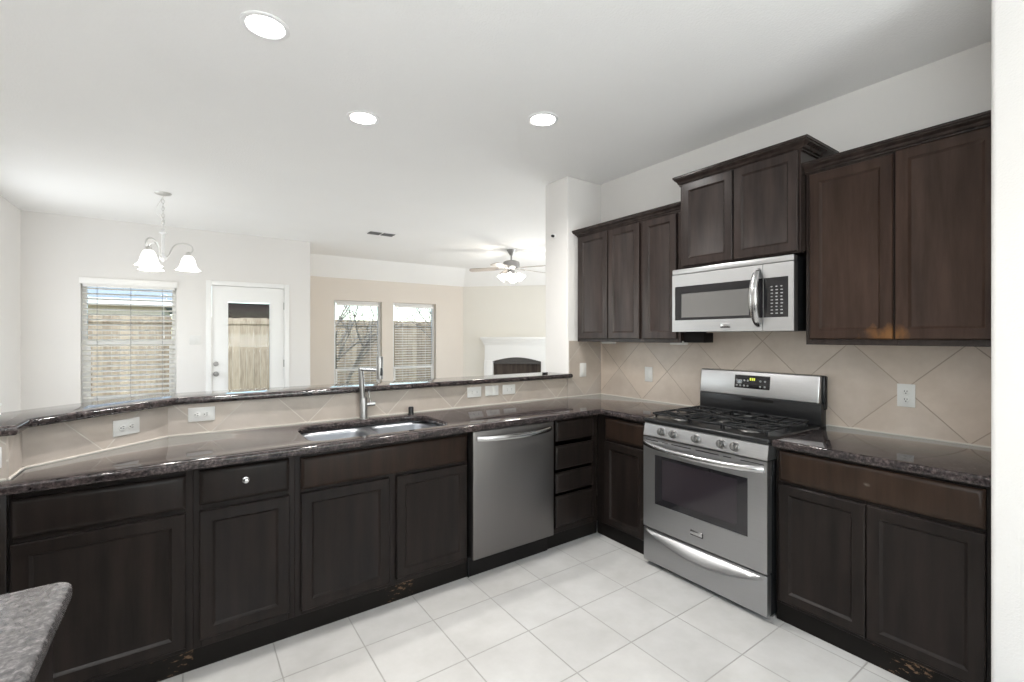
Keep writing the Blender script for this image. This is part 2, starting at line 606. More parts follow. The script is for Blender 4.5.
def wall_boxes(u0, u1, z0, z1, holes):
    """rectangles (u0,u1,z0,z1) that cover a wall except its holes"""
    us = sorted({u0, u1, *[h[0] for h in holes], *[h[1] for h in holes]})
    out = []
    for a, b_ in zip(us[:-1], us[1:]):
        cut = sorted([(h[2], h[3]) for h in holes if h[0] <= a + 1e-6 and h[1] >= b_ - 1e-6])
        z = z0
        for c, d in cut:
            if c > z + 1e-6:
                out.append((a, b_, z, c))
            z = d
        if z < z1 - 1e-6:
            out.append((a, b_, z, z1))
    return out

# ------------------------------------------------------------------ the shell
XR = 3.037       # range wall
YW = 2.955       # tiled face of the half wall
ZC = 2.79        # ceiling
YD = 7.15        # dining wall
YF = 8.55        # far wall
XL = -1.477      # dining left wall
XE = 1.449       # end of dining wall
ZCT = 0.912      # worktop

b = B(); b.box(XL - 0.15, 6.6, -3.2, 8.7, -0.10, 0.0)
struct(b.build('floor', 'floor', None, False), 'pale beige square ceramic tile floor', 'floor')

b = B()
b.box(XL - 0.15, 6.6, -3.2, 8.15, ZC, ZC + 0.12)
b.bm.verts.ensure_lookup_table()
prof = [(8.15, ZC), (8.60, 2.43), (8.70, 2.43), (8.70, ZC + 0.12), (8.15, ZC + 0.12)]
va = [b.bm.verts.new((XL - 0.15, y, z)) for y, z in prof]
vb = [b.bm.verts.new((6.6, y, z)) for y, z in prof]
for i in range(5):
    j = (i + 1) % 5
    b.bm.faces.new((va[i], va[j], vb[j], vb[i]))
b.bm.faces.new(va); b.bm.faces.new(vb[::-1])
# the same slope along the turned corner wall
hip = Matrix.Translation((4.735, YF, 0)) @ Matrix.Rotation(-PI / 4, 4, 'Z')
prof = [(-0.40, ZC + 0.001), (0.05, 2.43), (0.14, 2.43), (0.14, ZC + 0.1), (-0.40, ZC + 0.1)]
va = [b.bm.verts.new(hip @ Vector((-0.6, y, z))) for y, z in prof]
vb = [b.bm.verts.new(hip @ Vector((2.6, y, z))) for y, z in prof]
for i in range(5):
    j = (i + 1) % 5
    b.bm.faces.new((va[i], va[j], vb[j], vb[i]))
b.bm.faces.new(va); b.bm.faces.new(vb[::-1])
struct(b.build('ceiling', 'ceiling', None, False), 'textured off-white ceiling', 'ceiling')

def wall_y(name, x0, x1, y0, y1, z0, z1, holes=(), mat='wall', bev=0.0):
    b = B()
    for a, c, d, e in wall_boxes(x0, x1, z0, z1, holes):
        b.box(a, c, y0, y1, d, e, bev)
    return struct(b.build(name, mat, None, bev > 0))

DWIN = (-1.000, -0.115, 0.62, 2.085)       # dining window opening
DOOR = (0.240, 1.122, 0.0, 2.105)
wall_y('wall_dining', XL - 0.15, XE, YD, YD + 0.16, 0, ZC, [DWIN, DOOR])
W2 = (2.127, 2.996, 0.25, 2.075)
W3 = (3.211, 4.110, 0.25, 2.075)
wall_y('wall_far', XE, 4.74, YF, YF + 0.15, 0, 2.60, [W2, W3], 'beige')
b = B(); b.box(XE - 0.16, XE, YD + 0.16, YF + 0.15, 0, ZC); struct(b.build('wall_return', 'beige', None, False))
KSIDE = (-2.20, 0.00, 0.40, 2.20)  # unseen openings, added for the kitchen and dining fill lamps
DSIDE = (5.42, 6.38, 0.79, 2.31)
b = B()
for a, c, d, e in wall_boxes(-3.2, YD, 0, ZC, [KSIDE, DSIDE]):
    b.box(XL - 0.15, XL, a, c, d, e)
struct(b.build('wall_left', 'wall', None, False))
REAR = (0.38, 2.32, 0.25, 2.35)  # unseen opening, added for the rear fill lamp
wall_y('wall_rear', XL - 0.15, 6.6, -3.35, -3.2, 0, ZC, [REAR])
# range wall, its far end turning into the thick stub beside the bar
b = B(); b.box(XR, XR + 0.13, -3.2, 2.945, 0, ZC); struct(b.build('wall_right', 'wall', None, False))
b = B()
b.box(2.637, XR + 0.13, 2.945, 3.248, 0, ZC, 0.014, 3)
struct(b.build('wall_stub', 'wall', None, True))
b = B(); b.box(XR + 0.13, 6.6, 3.12, 3.248, 0, ZC); struct(b.build('wall_family_near', 'wall', None, False))
FSIDE = (3.9, 6.5, 0.40, 2.20)  # unseen opening, added for the family room fill lamp
b = B()
for a, c, d, e in wall_boxes(3.248, 6.9, 0, ZC, [FSIDE]):
    b.box(6.45, 6.6, a, c, d, e)
struct(b.build('wall_family_side', 'beige', None, False))
# near wall end on the right edge of the view
b = B(); b.box(2.355, XR - 0.001, -0.30, 0.374, 0, ZC, 0.016, 3); struct(b.build('wall_near_end', 'wall', None, True))

# corner wall with the fireplace, turned 45 degrees
FPC = Vector((4.735, YF, 0))
fp = Matrix.Translation(FPC) @ Matrix.Rotation(-PI / 4, 4, 'Z')      # local x runs along the wall, -y into the room
o = B()
for a, c, d, e in wall_boxes(-0.1, 2.6, 0, ZC, [(0.647, 1.647, 0.25, 1.02)]):
    o.box(a, c, 0.0, 0.14, d, e)
o = o.build('wall_corner', 'cream', None, False); o.matrix_world = fp
struct(o)

# the half wall under the bar: plan of its kitchen side, tile faces
PONY = [(-0.95, 2.40), (-0.53, 2.40), (-0.53, 2.562), (-0.085, YW), (2.637, YW)]
PONYB = [(2.637, 3.14), (-0.165, 3.14), (-0.69, 2.665), (-0.95, 2.665)]
b = B(); b.prism(PONY + PONYB, 0, 1.072)
struct(b.build('wall_half', 'wall', None, False), 'tile-faced half wall below the raised bar', 'wall')

def splash(name, p0, p1, z1, z0=ZCT, off=0.0, thick=0.006):
    """tile sheet from p0 to p1 (plan); kitchen side lies to the right of p0->p1"""
    p0, p1 = Vector((*p0, 0)), Vector((*p1, 0))
    L = (p1 - p0).length
    a = math.atan2(p1.y - p0.y, p1.x - p0.x)
    b = B(); b.box(off, off + L, -thick, 0.0, z0 - ZCT, z1 - ZCT)
    b.box(off, off + L, -thick - 0.005, -thick, z0 - ZCT, z0 - ZCT + 0.006)
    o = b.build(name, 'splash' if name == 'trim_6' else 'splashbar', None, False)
    o.data.materials.append(M['caulk'])
    for f in o.data.polygons[6:]:
        f.material_index = 1
    d = (p1 - p0).normalized()
    o.location = p0 - d * off + Vector((0, 0, ZCT))
    o.rotation_euler = (0, 0, a)
    return struct(o)

S2 = TILE * math.sqrt(2)
splash('trim_1', (-0.95, 2.40), (-0.5305, 2.40), 1.071, off=0.42)
splash('trim_2', (-0.53, 2.390), (-0.53, 2.562), 1.071, off=0.07)
splash('trim_3', (-0.53, 2.562), (-0.085, YW), 1.071, off=S2 - 0.295)
splash('trim_4', (-0.085, YW), (2.637, YW), 1.071, off=S2 - 0.185)
splash('trim_7', (2.634, 2.945), (2.650, 2.945), 1.071, off=0.284)
splash('trim_5', (2.650, 2.945), (XR, 2.945), 1.388, off=0.30)
splash('trim_6', (XR, 2.939), (XR, 0.374), 1.46, off=S2 * 5 - (2.939 - 0.549))

# baseboards that show past nothing are left out; trims of the openings follow with window and door

# ------------------------------------------------------------------ windows, door
def window_unit(name, op, y, depth, rail_z, label):
    x0, x1, z0, z1 = op
    root = bpy.data.objects.new(name, None); COL.objects.link(root)
    root.location = (0, y, 0)
    struct(root, label, 'window')
    f = 0.045
    b = B()
    ya, yb = depth - 0.07, depth - 0.01
    b.box(x0, x0 + f, ya, yb, z0, z1, 0.004); b.box(x1 - f, x1, ya, yb, z0, z1, 0.004)
    b.box(x0 + f, x1 - f, ya, yb, z1 - f, z1, 0.004); b.box(x0 + f, x1 - f, ya, yb, z0, z0 + f, 0.004)
    b.build('window_frame', 'white', root)
    b = B()
    b.box(x0 + f, x1 - f, ya - 0.012, yb - 0.01, rail_z - 0.022, rail_z + 0.022, 0.004)
    b.box(x0 + f, x0 + f + 0.03, ya - 0.01, ya + 0.02, z0 + f, rail_z - 0.022, 0.003)
    b.box(x1 - f - 0.03, x1 - f, ya - 0.01, ya + 0.02, z0 + f, rail_z - 0.022, 0.003)
    b.box(x0 + f + 0.03, x1 - f - 0.03, ya - 0.01, ya + 0.02, z0 + f, z0 + f + 0.035, 0.003)
    b.build('sash', 'white', root)
    b = B(); b.box(x0 + f, x1 - f, yb - 0.028, yb - 0.024, z0 + f, z1 - f)
    b.build('pane', 'glass', root, False)
    # painted sill board and drywall lining in white
    b = B(); b.box(x0 - 0.03, x1 + 0.03, -0.03, depth - 0.07, z0 - 0.022, z0 + 0.001, 0.005)
    b.build('window_sill', 'white', root)
    return root

window_unit('window_1', DWIN, YD, 0.16, 1.352, 'dining window with a lowered white slat blind')
window_unit('window_2', W2, YF, 0.15, 0.815, 'far room window nearer the patio door')
w = window_unit('added_window_4', REAR, 0.0, 0.15, 1.30, 'added unseen window behind the camera, for fill light'); w.location = (REAR[0] + REAR[1], -3.2, 0); w.rotation_euler = (0, 0, PI)  # this and the next three windows are unseen, added around the fill lamps
w = window_unit('added_window_5', DSIDE, 0.0, 0.15, 1.30, 'added unseen dining side window, for fill light'); w.location = (XL, 0, 0); w.rotation_euler = (0, 0, PI / 2)
w = window_unit('added_window_7', KSIDE, 0.0, 0.15, 1.30, 'added unseen kitchen side window beside the camera, for fill light'); w.location = (XL, 0, 0); w.rotation_euler = (0, 0, PI / 2)
w = window_unit('added_window_6', (-FSIDE[1], -FSIDE[0], FSIDE[2], FSIDE[3]), 0.0, 0.15, 1.30, 'added unseen family room side window, for fill light'); w.location = (6.45, 0, 0); w.rotation_euler = (0, 0, -PI / 2)
window_unit('window_3', W3, YF, 0.15, 0.815, 'far room window nearer the fireplace')

def blind(x0, x1, z0, z1, y, pitch, slat_w, tilt, label, valance):
    t = thing('window_blind', label, 'blind', ((x0 + x1) / 2, y, z0))
    w = (x1 - x0) / 2; h = z1 - z0
    b = B()
    if valance:
        b.box(-w - 0.022, w + 0.022, -slat_w / 2 - 0.030, -slat_w / 2 - 0.018, h - 0.012, h + 0.062, 0.003)
        b.box(-w - 0.022, -w - 0.012, -slat_w / 2 - 0.018, slat_w / 2 - 0.02, h - 0.012, h + 0.062, 0.002)
        b.box(w + 0.012, w + 0.022, -slat_w / 2 - 0.018, slat_w / 2 - 0.02, h - 0.012, h + 0.062, 0.002)
        b.build('valance', 'blind', t)
        b = B()
    b.box(-w + 0.004, w - 0.004, -0.025, 0.025, h - 0.04, h, 0.003)
    b.build('headrail', 'blind', t)
    b = B()
    n = int((h - 0.06) / pitch)
    for k in range(n):
        z = h - 0.06 - k * pitch
        if z < 0.02:
            break
        c, s = math.cos(tilt) * slat_w / 2, math.sin(tilt) * slat_w / 2
        th = 0.0025
        vs = []
        for x in (-w + 0.006, w - 0.006):
            for sy, sz in ((-c, -s - th), (c, s - th), (c, s + th), (-c, -s + th)):
                vs.append(b.bm.verts.new((x, sy, z + sz)))
        q = vs
        for f in ((0, 1, 2, 3), (7, 6, 5, 4), (0, 4, 5, 1), (1, 5, 6, 2), (2, 6, 7, 3), (3, 7, 4, 0)):
            b.bm.faces.new([q[i] for i in f])
    b.build('slats', 'slat', t, False)
    b = B(); b.box(-w + 0.006, w - 0.006, -slat_w / 2, slat_w / 2, 0.0, 0.02, 0.004); b.build('bottom_rail', 'blind', t)
    b = B()
    for f in ((-0.70, 0.0, 0.70) if valance else (-0.6, 0.6)):
        for yy in (-slat_w / 2, slat_w / 2):
            b.cyl((f * w, yy, 0.01), (f * w, yy, h - 0.03), 0.0016, 6)
    b.build('ladder_cord', 'vent' if valance else 'blind', t)
    if valance:
        b = B()
        b.cyl((0.74 * w, -slat_w / 2 - 0.012, h - 0.60), (0.74 * w, -slat_w / 2 - 0.012, h - 0.03), 0.0025, 6)
        b.lathe([(0.002, h - 0.64), (0.008, h - 0.635), (0.006, h - 0.60), (0.002, h - 0.59)], (0.74 * w, -slat_w / 2 - 0.012, 0), 8)
        b.build('pull_cord', 'blind', t)
    return t

blind(DWIN[0] + 0.012, DWIN[1] - 0.012, DWIN[2] + 0.02, DWIN[3] - 0.045, YD + 0.03, 0.060, 0.058, R(17), 'wide-slat white blind with valance on the dining window', True)
blind(W2[0] + 0.05, W2[1] - 0.05, W2[2] + 0.05, W2[3] - 0.05, YF + 0.045, 0.048, 0.026, R(10), 'thin-slat blind on the far window nearer the patio door', False)
blind(W3[0] + 0.05, W3[1] - 0.05, W3[2] + 0.05, W3[3] - 0.05, YF + 0.045, 0.048, 0.026, R(10), 'thin-slat blind on the far window nearer the fireplace', False)

def patio_door():
    root = bpy.data.objects.new('door_1', None); COL.objects.link(root)
    root.location = (0, YD, 0)
    struct(root, 'white patio door with one tall glass light', 'door')
    b = B()
    x0, x1, zt = DOOR[0], DOOR[1], DOOR[3]
    b.box(x0 - 0.048, x0 + 0.015, -0.018, -0.001, 0, zt + 0.048, 0.004)
    b.box(x1 - 0.015, x1 + 0.048, -0.018, -0.001, 0, zt + 0.048, 0.004)
    b.box(x0 + 0.015, x1 - 0.015, -0.018, -0.001, zt - 0.012, zt + 0.048, 0.004)
    b.box(x0, x0 + 0.015, 0.0, 0.158, 0, zt, 0.002); b.box(x1 - 0.015, x1, 0.0, 0.158, 0, zt, 0.002)
    b.box(x0 + 0.015, x1 - 0.015, 0.0, 0.158, zt - 0.012, zt, 0.002)
    b.build('door_frame', 'white', root)
    sx0, sx1, sz1 = x0 + 0.019, x1 - 0.019, zt - 0.017
    gx0, gx1, gz0, gz1 = 0.425, 0.940, 0.24, 1.895
    b = B()
    for a, c, d, e in wall_boxes(sx0, sx1, 0.012, sz1, [(gx0, gx1, gz0, gz1)]):
        b.box(a, c, 0.006, 0.050, d, e)
    b.build('door_slab', 'white', root, False)
    b = B()
    b.box(gx0, gx0 + 0.012, -0.002, 0.056, gz0, gz1, 0.003); b.box(gx1 - 0.012, gx1, -0.002, 0.056, gz0, gz1, 0.003)
    b.box(gx0 + 0.012, gx1 - 0.012, -0.002, 0.056, gz1 - 0.012, gz1, 0.003); b.box(gx0 + 0.012, gx1 - 0.012, -0.002, 0.056, gz0, gz0 + 0.012, 0.003)
    b.build('glass_frame', 'white', root)
    b = B(); b.box(gx0 + 0.012, gx1 - 0.012, 0.026, 0.030, gz0 + 0.012, gz1 - 0.012); b.build('pane', 'glass', root, False)
    for z in (0.937,):
        b = B(); b.lathe([(0.032, 0.004), (0.032, -0.004), (0.012, -0.008), (0.011, -0.03), (0.026, -0.04), (0.030, -0.055), (0.022, -0.068), (0.002, -0.072)], (0.302, 0.004, z), 20, 'Y')
        b.build('door_knob', 'nickel', root)
    b = B(); b.lathe([(0.030, 0.004), (0.030, -0.006), (0.024, -0.012), (0.002, -0.013)], (0.302, 0.004, 1.067), 20, 'Y')
    b.box(0.298, 0.306, -0.026, -0.008, 1.052, 1.082, 0.003); b.build('deadbolt', 'nickel', root)
    for z in (0.30, 1.05, 1.85):
        b = B(); b.cyl((x1 - 0.017, -0.004, z - 0.05), (x1 - 0.017, -0.004, z + 0.05), 0.007, 10); b.build('hinge', 'nickel', root)
patio_door()

# ------------------------------------------------------------------ cabinet parts (local frame: x to the right, -y to the front, z up)
def panel_door(x0, x1, z0, z1, yf, parent, mat, name='door', stile=0.047):
    t = 0.02
    b = B()
    b.loft_rects([(x0, x1, z0, z1, yf + t), (x0, x1, z0, z1, yf + 0.004), (x0 + 0.004, x1 - 0.004, z0 + 0.004, z1 - 0.004, yf),
                  (x0 + stile, x1 - stile, z0 + stile, z1 - stile, yf),
                  (x0 + stile + 0.003, x1 - stile - 0.003, z0 + stile + 0.003, z1 - stile - 0.003, yf + 0.003),
                  (x0 + stile + 0.011, x1 - stile - 0.011, z0 + stile + 0.011, z1 - stile - 0.011, yf + 0.009),
                  (x0 + stile + 0.013, x1 - stile - 0.013, z0 + stile + 0.013, z1 - stile - 0.013, yf + 0.0095)])
    return b.build(name, mat, parent, True, 20)

def slab_front(x0, x1, z0, z1, yf, parent, mat, name='drawer_front'):
    t = 0.02
    b = B()
    b.loft_rects([(x0, x1, z0, z1, yf + t), (x0, x1, z0, z1, yf + 0.010), (x0 + 0.002, x1 - 0.002, z0 + 0.002, z1 - 0.002, yf + 0.008),
                  (x0 + 0.015, x1 - 0.015, z0 + 0.015, z1 - 0.015, yf + 0.001), (x0 + 0.020, x1 - 0.020, z0 + 0.020, z1 - 0.020, yf)])
    return b.build(name, mat, parent, True, 20)

def carcass(x0, x1, depth, z0, z1, parent, mat, top=False, yf=0.018, kick=0.0):
    """open box of panels behind the face frame"""
    b = B()
    p = 0.016
    b.box(x0, x0 + p, yf, depth, z0, z1); b.box(x1 - p, x1, yf, depth, z0, z1)
    b.box(x0 + p, x1 - p, yf, depth, z0, z0 + p); b.box(x0 + p, x1 - p, depth - p, depth, z0 + p, z1)
    if top:
        b.box(x0 + p, x1 - p, yf, depth - p, z1 - p, z1)
    b.build('carcass', mat, parent, False)

def face_frame(x0, x1, z0, z1, stiles, rails, parent, mat):
    """stiles: list of (a,b) in x, full height; rails: list of (z0,z1) fill between first and last stile"""
    b = B()
    for a, c in stiles:
        b.box(a, c, 0, 0.018, z0, z1, 0.0015, 1)
    for z_a, z_b in rails:
        for (a, c), (d, e) in zip(stiles[:-1], stiles[1:]):
            b.box(c, d, 0, 0.018, z_a, z_b, 0.0015, 1)
    b.build('face_frame', mat, parent)

YFR = 2.397            # face frame front of the sink run
XFR = 2.432            # face frame front of the range run
DO = -0.022            # door front, relative to the frame
CT = 0.872             # underside of worktops

def base_unit(name, label, loc, rz, w, depth, stiles, rails, group='espresso base cabinets'):
    t = thing(name, label, 'cabinet', loc, rz, group)
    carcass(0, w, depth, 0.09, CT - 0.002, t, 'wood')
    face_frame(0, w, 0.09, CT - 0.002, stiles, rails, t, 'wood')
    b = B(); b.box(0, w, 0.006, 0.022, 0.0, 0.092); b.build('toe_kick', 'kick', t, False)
    return t

DEP = 0.545
# wide unit under the angled end of the bar
x0 = -0.526
t = base_unit('base_cabinet', 'wide espresso base cabinet left of the drawer with a knob, one big door', (x0, YFR, 0), 0, 0.545, 0.12,
              [(0, 0.012), (0.517, 0.545)], [(0.09, 0.125), (0.675, 0.715), (0.835, CT - 0.002)])
slab_front(0.008, 0.520, 0.699, 0.840, DO, t, 'wood')
panel_door(0.008, 0.520, 0.115, 0.680, DO, t, 'wood')
# end filler panel at the far left
b = B(); b.box(-0.70, -0.5265, YFR - 0.02, YFR - 0.003, 0.0, CT - 0.002, 0.002)
o = b.build('filler_panel', 'wood')
tag(o, 'dark filler panel at the left end of the sink run', 'panel')
for z in (0.835, 0.62):
    q = B(); q.lathe([(0.004, 0.001), (0.004, -0.0015), (0.001, -0.002)], (-0.556, YFR - 0.02, z), 10, 'Y'); q.build('screw', 'nickel', o)

x0 = 0.019
t = base_unit('base_cabinet', 'narrow base cabinet whose drawer has the only round knob', (x0, YFR, 0), 0, 0.397, DEP,
              [(0, 0.030), (0.368, 0.397)], [(0.09, 0.125), (0.675, 0.715), (0.835, CT - 0.002)])
d = slab_front(0.022, 0.372, 0.703, 0.852, DO, t, 'wood')
q = B(); q.lathe([(0.014, 0.0), (0.014, -0.003), (0.008, -0.006), (0.007, -0.012), (0.0105, -0.018), (0.009, -0.024), (0.001, -0.026)], (0.193, DO, 0.785), 18, 'Y')
q.build('knob', 'chrome', d)
panel_door(0.022, 0.372, 0.130, 0.678, DO, t, 'wood')

x0 = 0.416
t = base_unit('sink_base_cabinet', 'two-door cabinet below the sink with one long false front', (x0, YFR, 0), 0, 0.940, DEP,
              [(0, 0.030), (0.452, 0.502), (0.920, 0.940)], [(0.09, 0.125), (0.675, 0.705), (0.842, CT - 0.002)])
slab_front(0.026, 0.928, 0.694, 0.846, DO, t, 'woodred', 'false_front')
panel_door(0.026, 0.458, 0.116, 0.676, DO, t, 'wood')
panel_door(0.498, 0.928, 0.126, 0.676, DO, t, 'wood')

# dishwasher
def dishwasher():
    t = thing('dishwasher', 'stainless steel dishwasher between the sink cabinet and the drawers', 'dishwasher', (1.358, YFR, 0))
    w = 0.610
    b = B(); b.box(0.004, w - 0.004, 0.0, 0.54, 0.10, CT - 0.004, 0.003); b.build('tub', 'black', t)
    b = B(); b.box(-0.001, w + 0.0, -0.066, -0.002, 0.120, 0.870, 0.006, 3); b.build('door', 'steeldw', t)
    b = B(); b.box(0.004, w - 0.004, -0.006, 0.012, 0.0, 0.099, 0.002); b.build('kick_plate', 'inside', t)
    b = B()
    pts = []
    for k in range(25):
        s = k / 24
        pts.append((0.028 + s * (w - 0.056), -0.066 - 0.048 * math.sin(PI * s) ** 0.6, 0.826 - 0.004 * math.sin(PI * s)))
    b.tube(pts, 0.017, 12, 0.6)
    b.build('handle', 'chrome', t)
    b = B(); b.box(-0.0015, 0.0035, -0.012, 0.01, 0.0, 0.11, 0.001); b.build('side_bracket', 'black', t)
dishwasher()

x0 = 1.976
t = base_unit('drawer_cabinet', 'espresso cabinet of four drawers right of the dishwasher', (x0, YFR, 0), 0, 0.456, DEP,
              [(0, 0.050), (0.405, 0.456)], [(0.09, 0.125), (0.845, CT - 0.002)])
for z_a, z_b in ((0.714, 0.852), (0.523, 0.684), (0.364, 0.502), (0.133, 0.344)):
    slab_front(0.052, 0.405, z_a, z_b, DO, t, 'wood', 'drawer')

# range run, turned to face -x
RZ = -PI / 2
t = base_unit('base_cabinet', 'narrow corner cabinet left of the range with drawer and door', (XFR, YFR, 0), RZ, 0.479, DEP,
              [(0, 0.085), (0.437, 0.479)], [(0.09, 0.11), (0.675, 0.712), (0.845, CT - 0.002)])
slab_front(0.092, 0.442, 0.702, 0.850, DO, t, 'woodred')
panel_door(0.092, 0.442, 0.105, 0.684, DO, t, 'wood')

t = base_unit('base_cabinet', 'base cabinet right of the range with one wide drawer over two doors', (XFR, 1.148, 0), RZ, 0.772, DEP,
              [(0, 0.026), (0.376, 0.388), (0.752, 0.772)], [(0.09, 0.125), (0.685, 0.715), (0.845, CT - 0.002)])
slab_front(0.020, 0.752, 0.708, 0.856, DO, t, 'woodbrown')
panel_door(0.020, 0.381, 0.112, 0.692, DO, t, 'wood')
panel_door(0.385, 0.752, 0.112, 0.692, DO, t, 'wood')

# ------------------------------------------------------------------ worktops
def arc(cx, cy, r, a0, a1, n=6):
    return [(cx + r * math.cos(R(a0 + (a1 - a0) * k / n)), cy + r * math.sin(R(a0 + (a1 - a0) * k / n))) for k in range(n + 1)]

XCF, YCF = 2.386, 2.314
SX0, SX1, SY0, SY1, SR = 0.494, 1.258, 2.412, 2.842, 0.075
hole = arc(SX0 + SR, SY0 + SR, SR, 180, 270) + arc(SX1 - SR, SY0 + SR, SR, 270, 360) + arc(SX1 - SR * 1.6, SY1 - SR * 1.6, SR * 1.6, 0, 90) + arc(SX0 + SR * 1.6, SY1 - SR * 1.6, SR * 1.6, 90, 180)
top = [(-0.95, YCF), (XCF, YCF), (XCF, 1.918), (XR - 0.008, 1.918), (XR - 0.008, 2.937), (2.62, 2.937), (2.62, YW - 0.008), (-0.083, YW - 0.008), (-0.522, 2.558), (-0.522, 2.392), (-0.95, 2.392)]
b = B(); b.prism(top, CT, ZCT, [hole], 0.012, 3)
o = b.build('worktop', 'granite')
tag(o, 'dark granite worktop with the sink, running round the corner to the range', 'worktop')
b = B(); b.prism([(XCF, 0.378), (XR - 0.008, 0.378), (XR - 0.008, 1.146), (XCF, 1.146)], CT, ZCT, (), 0.012, 3)
tag(b.build('worktop', 'granite'), 'short dark granite worktop between the range and the near wall', 'worktop')

# raised bar
barf = [(-0.98, 2.345), (-0.492, 2.345), (-0.492, 2.515), (-0.050, 2.915), (2.670, 2.915)]
barb = [(2.670, 2.940), (2.634, 2.943), (2.634, 3.200), (-0.175, 3.200), (-0.735, 2.70), (-0.98, 2.70)]
b = B(); b.prism(barf + barb, 1.074, 1.110, (), 0.013, 3)
tag(b.build('bar_top', 'granitebar'), 'raised granite bar top on the tiled half wall', 'bar top')

# island corner
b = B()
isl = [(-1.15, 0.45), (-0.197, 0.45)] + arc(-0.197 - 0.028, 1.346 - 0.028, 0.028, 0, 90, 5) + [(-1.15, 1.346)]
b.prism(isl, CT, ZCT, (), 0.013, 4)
tag(b.build('island_worktop', 'granitesheen'), 'granite island worktop, colour lightened for its reflection, with a rounded corner, nearest the camera', 'worktop')
t = thing('island_cabinet', 'dark island cabinet under the nearest granite top', 'cabinet', (-0.236, 0.50, 0), PI / 2)
b = B(); b.box(0.0, 0.80, 0.0, 0.85, 0.09, CT - 0.002, 0.002); b.build('body', 'wood', t)
b = B(); b.box(0.02, 0.78, 0.03, 0.80, 0.0, 0.09); b.build('toe_kick', 'kick', t, False)
slab_front(0.40, 0.775, 0.708, 0.858, -0.021, t, 'wood', 'drawer')
panel_door(0.40, 0.775, 0.115, 0.690, -0.021, t, 'wood')
b = B(); b.box(0.385, 0.79, -0.016, -0.001, 0.8615, 0.868, 0.001); q = b.build('edge_highlight', 'nickel', t); q['label'] = 'pale strip standing in for a highlight on the door edge'  # added strip in place of the highlight along the door's top edge

# ------------------------------------------------------------------ sink, faucet, air gap
def sink():
    t = thing('kitchen_sink', 'stainless double-bowl sink set under the granite worktop', 'sink', (0.897, 2.627, 0.868))
    def bowl(x0, x1, y0, y1, depth):
        b = B()
        rings = []
        for inset, z in ((0.0, 0.0), (0.004, -0.02), (0.012, -depth + 0.04), (0.03, -depth + 0.010), (0.06, -depth)):
            r = 0.07
            p = arc(x0 + inset + r, y0 + inset + r, r, 180, 270) + arc(x1 - inset - r, y0 + inset + r, r, 270, 360) + arc(x1 - inset - r, y1 - inset - r, r, 0, 90) + arc(x0 + inset + r, y1 - inset - r, r, 90, 180)
            rings.append([b.bm.verts.new((x, y, z)) for x, y in p])
        for a, c in zip(rings[:-1], rings[1:]):
            n = len(a)
            for i in range(n):
                j = (i + 1) % n
                b.bm.faces.new((a[i], a[j], c[j], c[i]))
        b.bm.faces.new(rings[-1])
        o = b.build('bowl', 'sink', t)
        m = o.modifiers.new('sheet', 'SOLIDIFY'); m.thickness = 0.0015; m.offset = -1
        cx, cy = (x0 + x1) / 2, (y0 + y1) / 2 + 0.03
        q = B(); q.lathe([(0.044, 0.0), (0.044, 0.004), (0.034, 0.004), (0.030, 0.001), (0.002, 0.001)], (cx, cy, -depth + 0.0005), 20)
        q.build('drain', 'chrome', o)
    bowl(-0.398, -0.036, -0.208, 0.208, 0.19)
    bowl(-0.004, 0.372, -0.208, 0.208, 0.17)
    b = B()
    b.prism([(-0.425, -0.23), (0.425, -0.23), (0.425, 0.232), (-0.425, 0.232)], -0.003, 0.0035,
            [arc(-0.398 + .07, -0.208 + .07, .07, 180, 270) + arc(-0.036 - .07, -0.208 + .07, .07, 270, 360) + arc(-0.036 - .07, 0.208 - .07, .07, 0, 90) + arc(-0.398 + .07, 0.208 - .07, .07, 90, 180),
             arc(-0.004 + .07, -0.208 + .07, .07, 180, 270) + arc(0.372 - .07, -0.208 + .07, .07, 270, 360) + arc(0.372 - .07, 0.208 - .07, .07, 0, 90) + arc(-0.004 + .07, 0.208 - .07, .07, 90, 180)])
    b.build('rim', 'sink', t)
sink()

def faucet():
    t = thing('kitchen_faucet', 'brushed steel pull-down faucet behind the sink', 'faucet', (0.897, 2.895, ZCT))
    b = B(); b.lathe([(0.030, 0.0), (0.030, 0.004), (0.0235, 0.007), (0.0235, 0.128), (0.021, 0.132), (0.001, 0.132)], (0, 0, 0), 24); b.build('body', 'nickel', t)
    b = B(); b.cyl((-0.006, 0, 0.130), (-0.016, 0.0, 0.312), 0.0165, 20)
    b.sphere((-0.016, 0, 0.312), 0.0165, 14); b.build('neck', 'nickel', t)
    b = B(); b.cyl((-0.016, 0, 0.312), (0.018, -0.225, 0.318), 0.0125, 16); b.build('spout_arm', 'chrome', t)
    b = B(); b.lathe([(0.010, 0.262), (0.0185, 0.264), (0.0195, 0.300), (0.0195, 0.392), (0.018, 0.396), (0.001, 0.396)], (0.020, -0.24, 0), 20)
    h = b.build('spray_head', 'nickel', t)
    b = B(); b.box(0.0165, 0.0305, -0.262, -0.256, 0.285, 0.330, 0.003); b.build('spray_button', 'black', h)
    b = B(); b.cyl((0.018, 0, 0.088), (0.070, -0.006, 0.090), 0.0135, 16)
    l = b.build('valve', 'chrome', t)
    b = B(); b.tube([(0.045, -0.002, 0.098), (0.038, 0.0, 0.13), (0.032, 0.0, 0.172)], 0.0048, 10); b.build('lever', 'chrome', l)
faucet()
t = thing('air_gap', 'small black air gap cap beside the sink, right of the faucet', 'cap', (1.205, 2.882, ZCT))
b = B(); b.lathe([(0.021, 0.0), (0.021, 0.004), (0.017, 0.006), (0.017, 0.044), (0.014, 0.050), (0.001, 0.051)], (0, 0, 0), 20); b.build('cap_body', 'black', t)

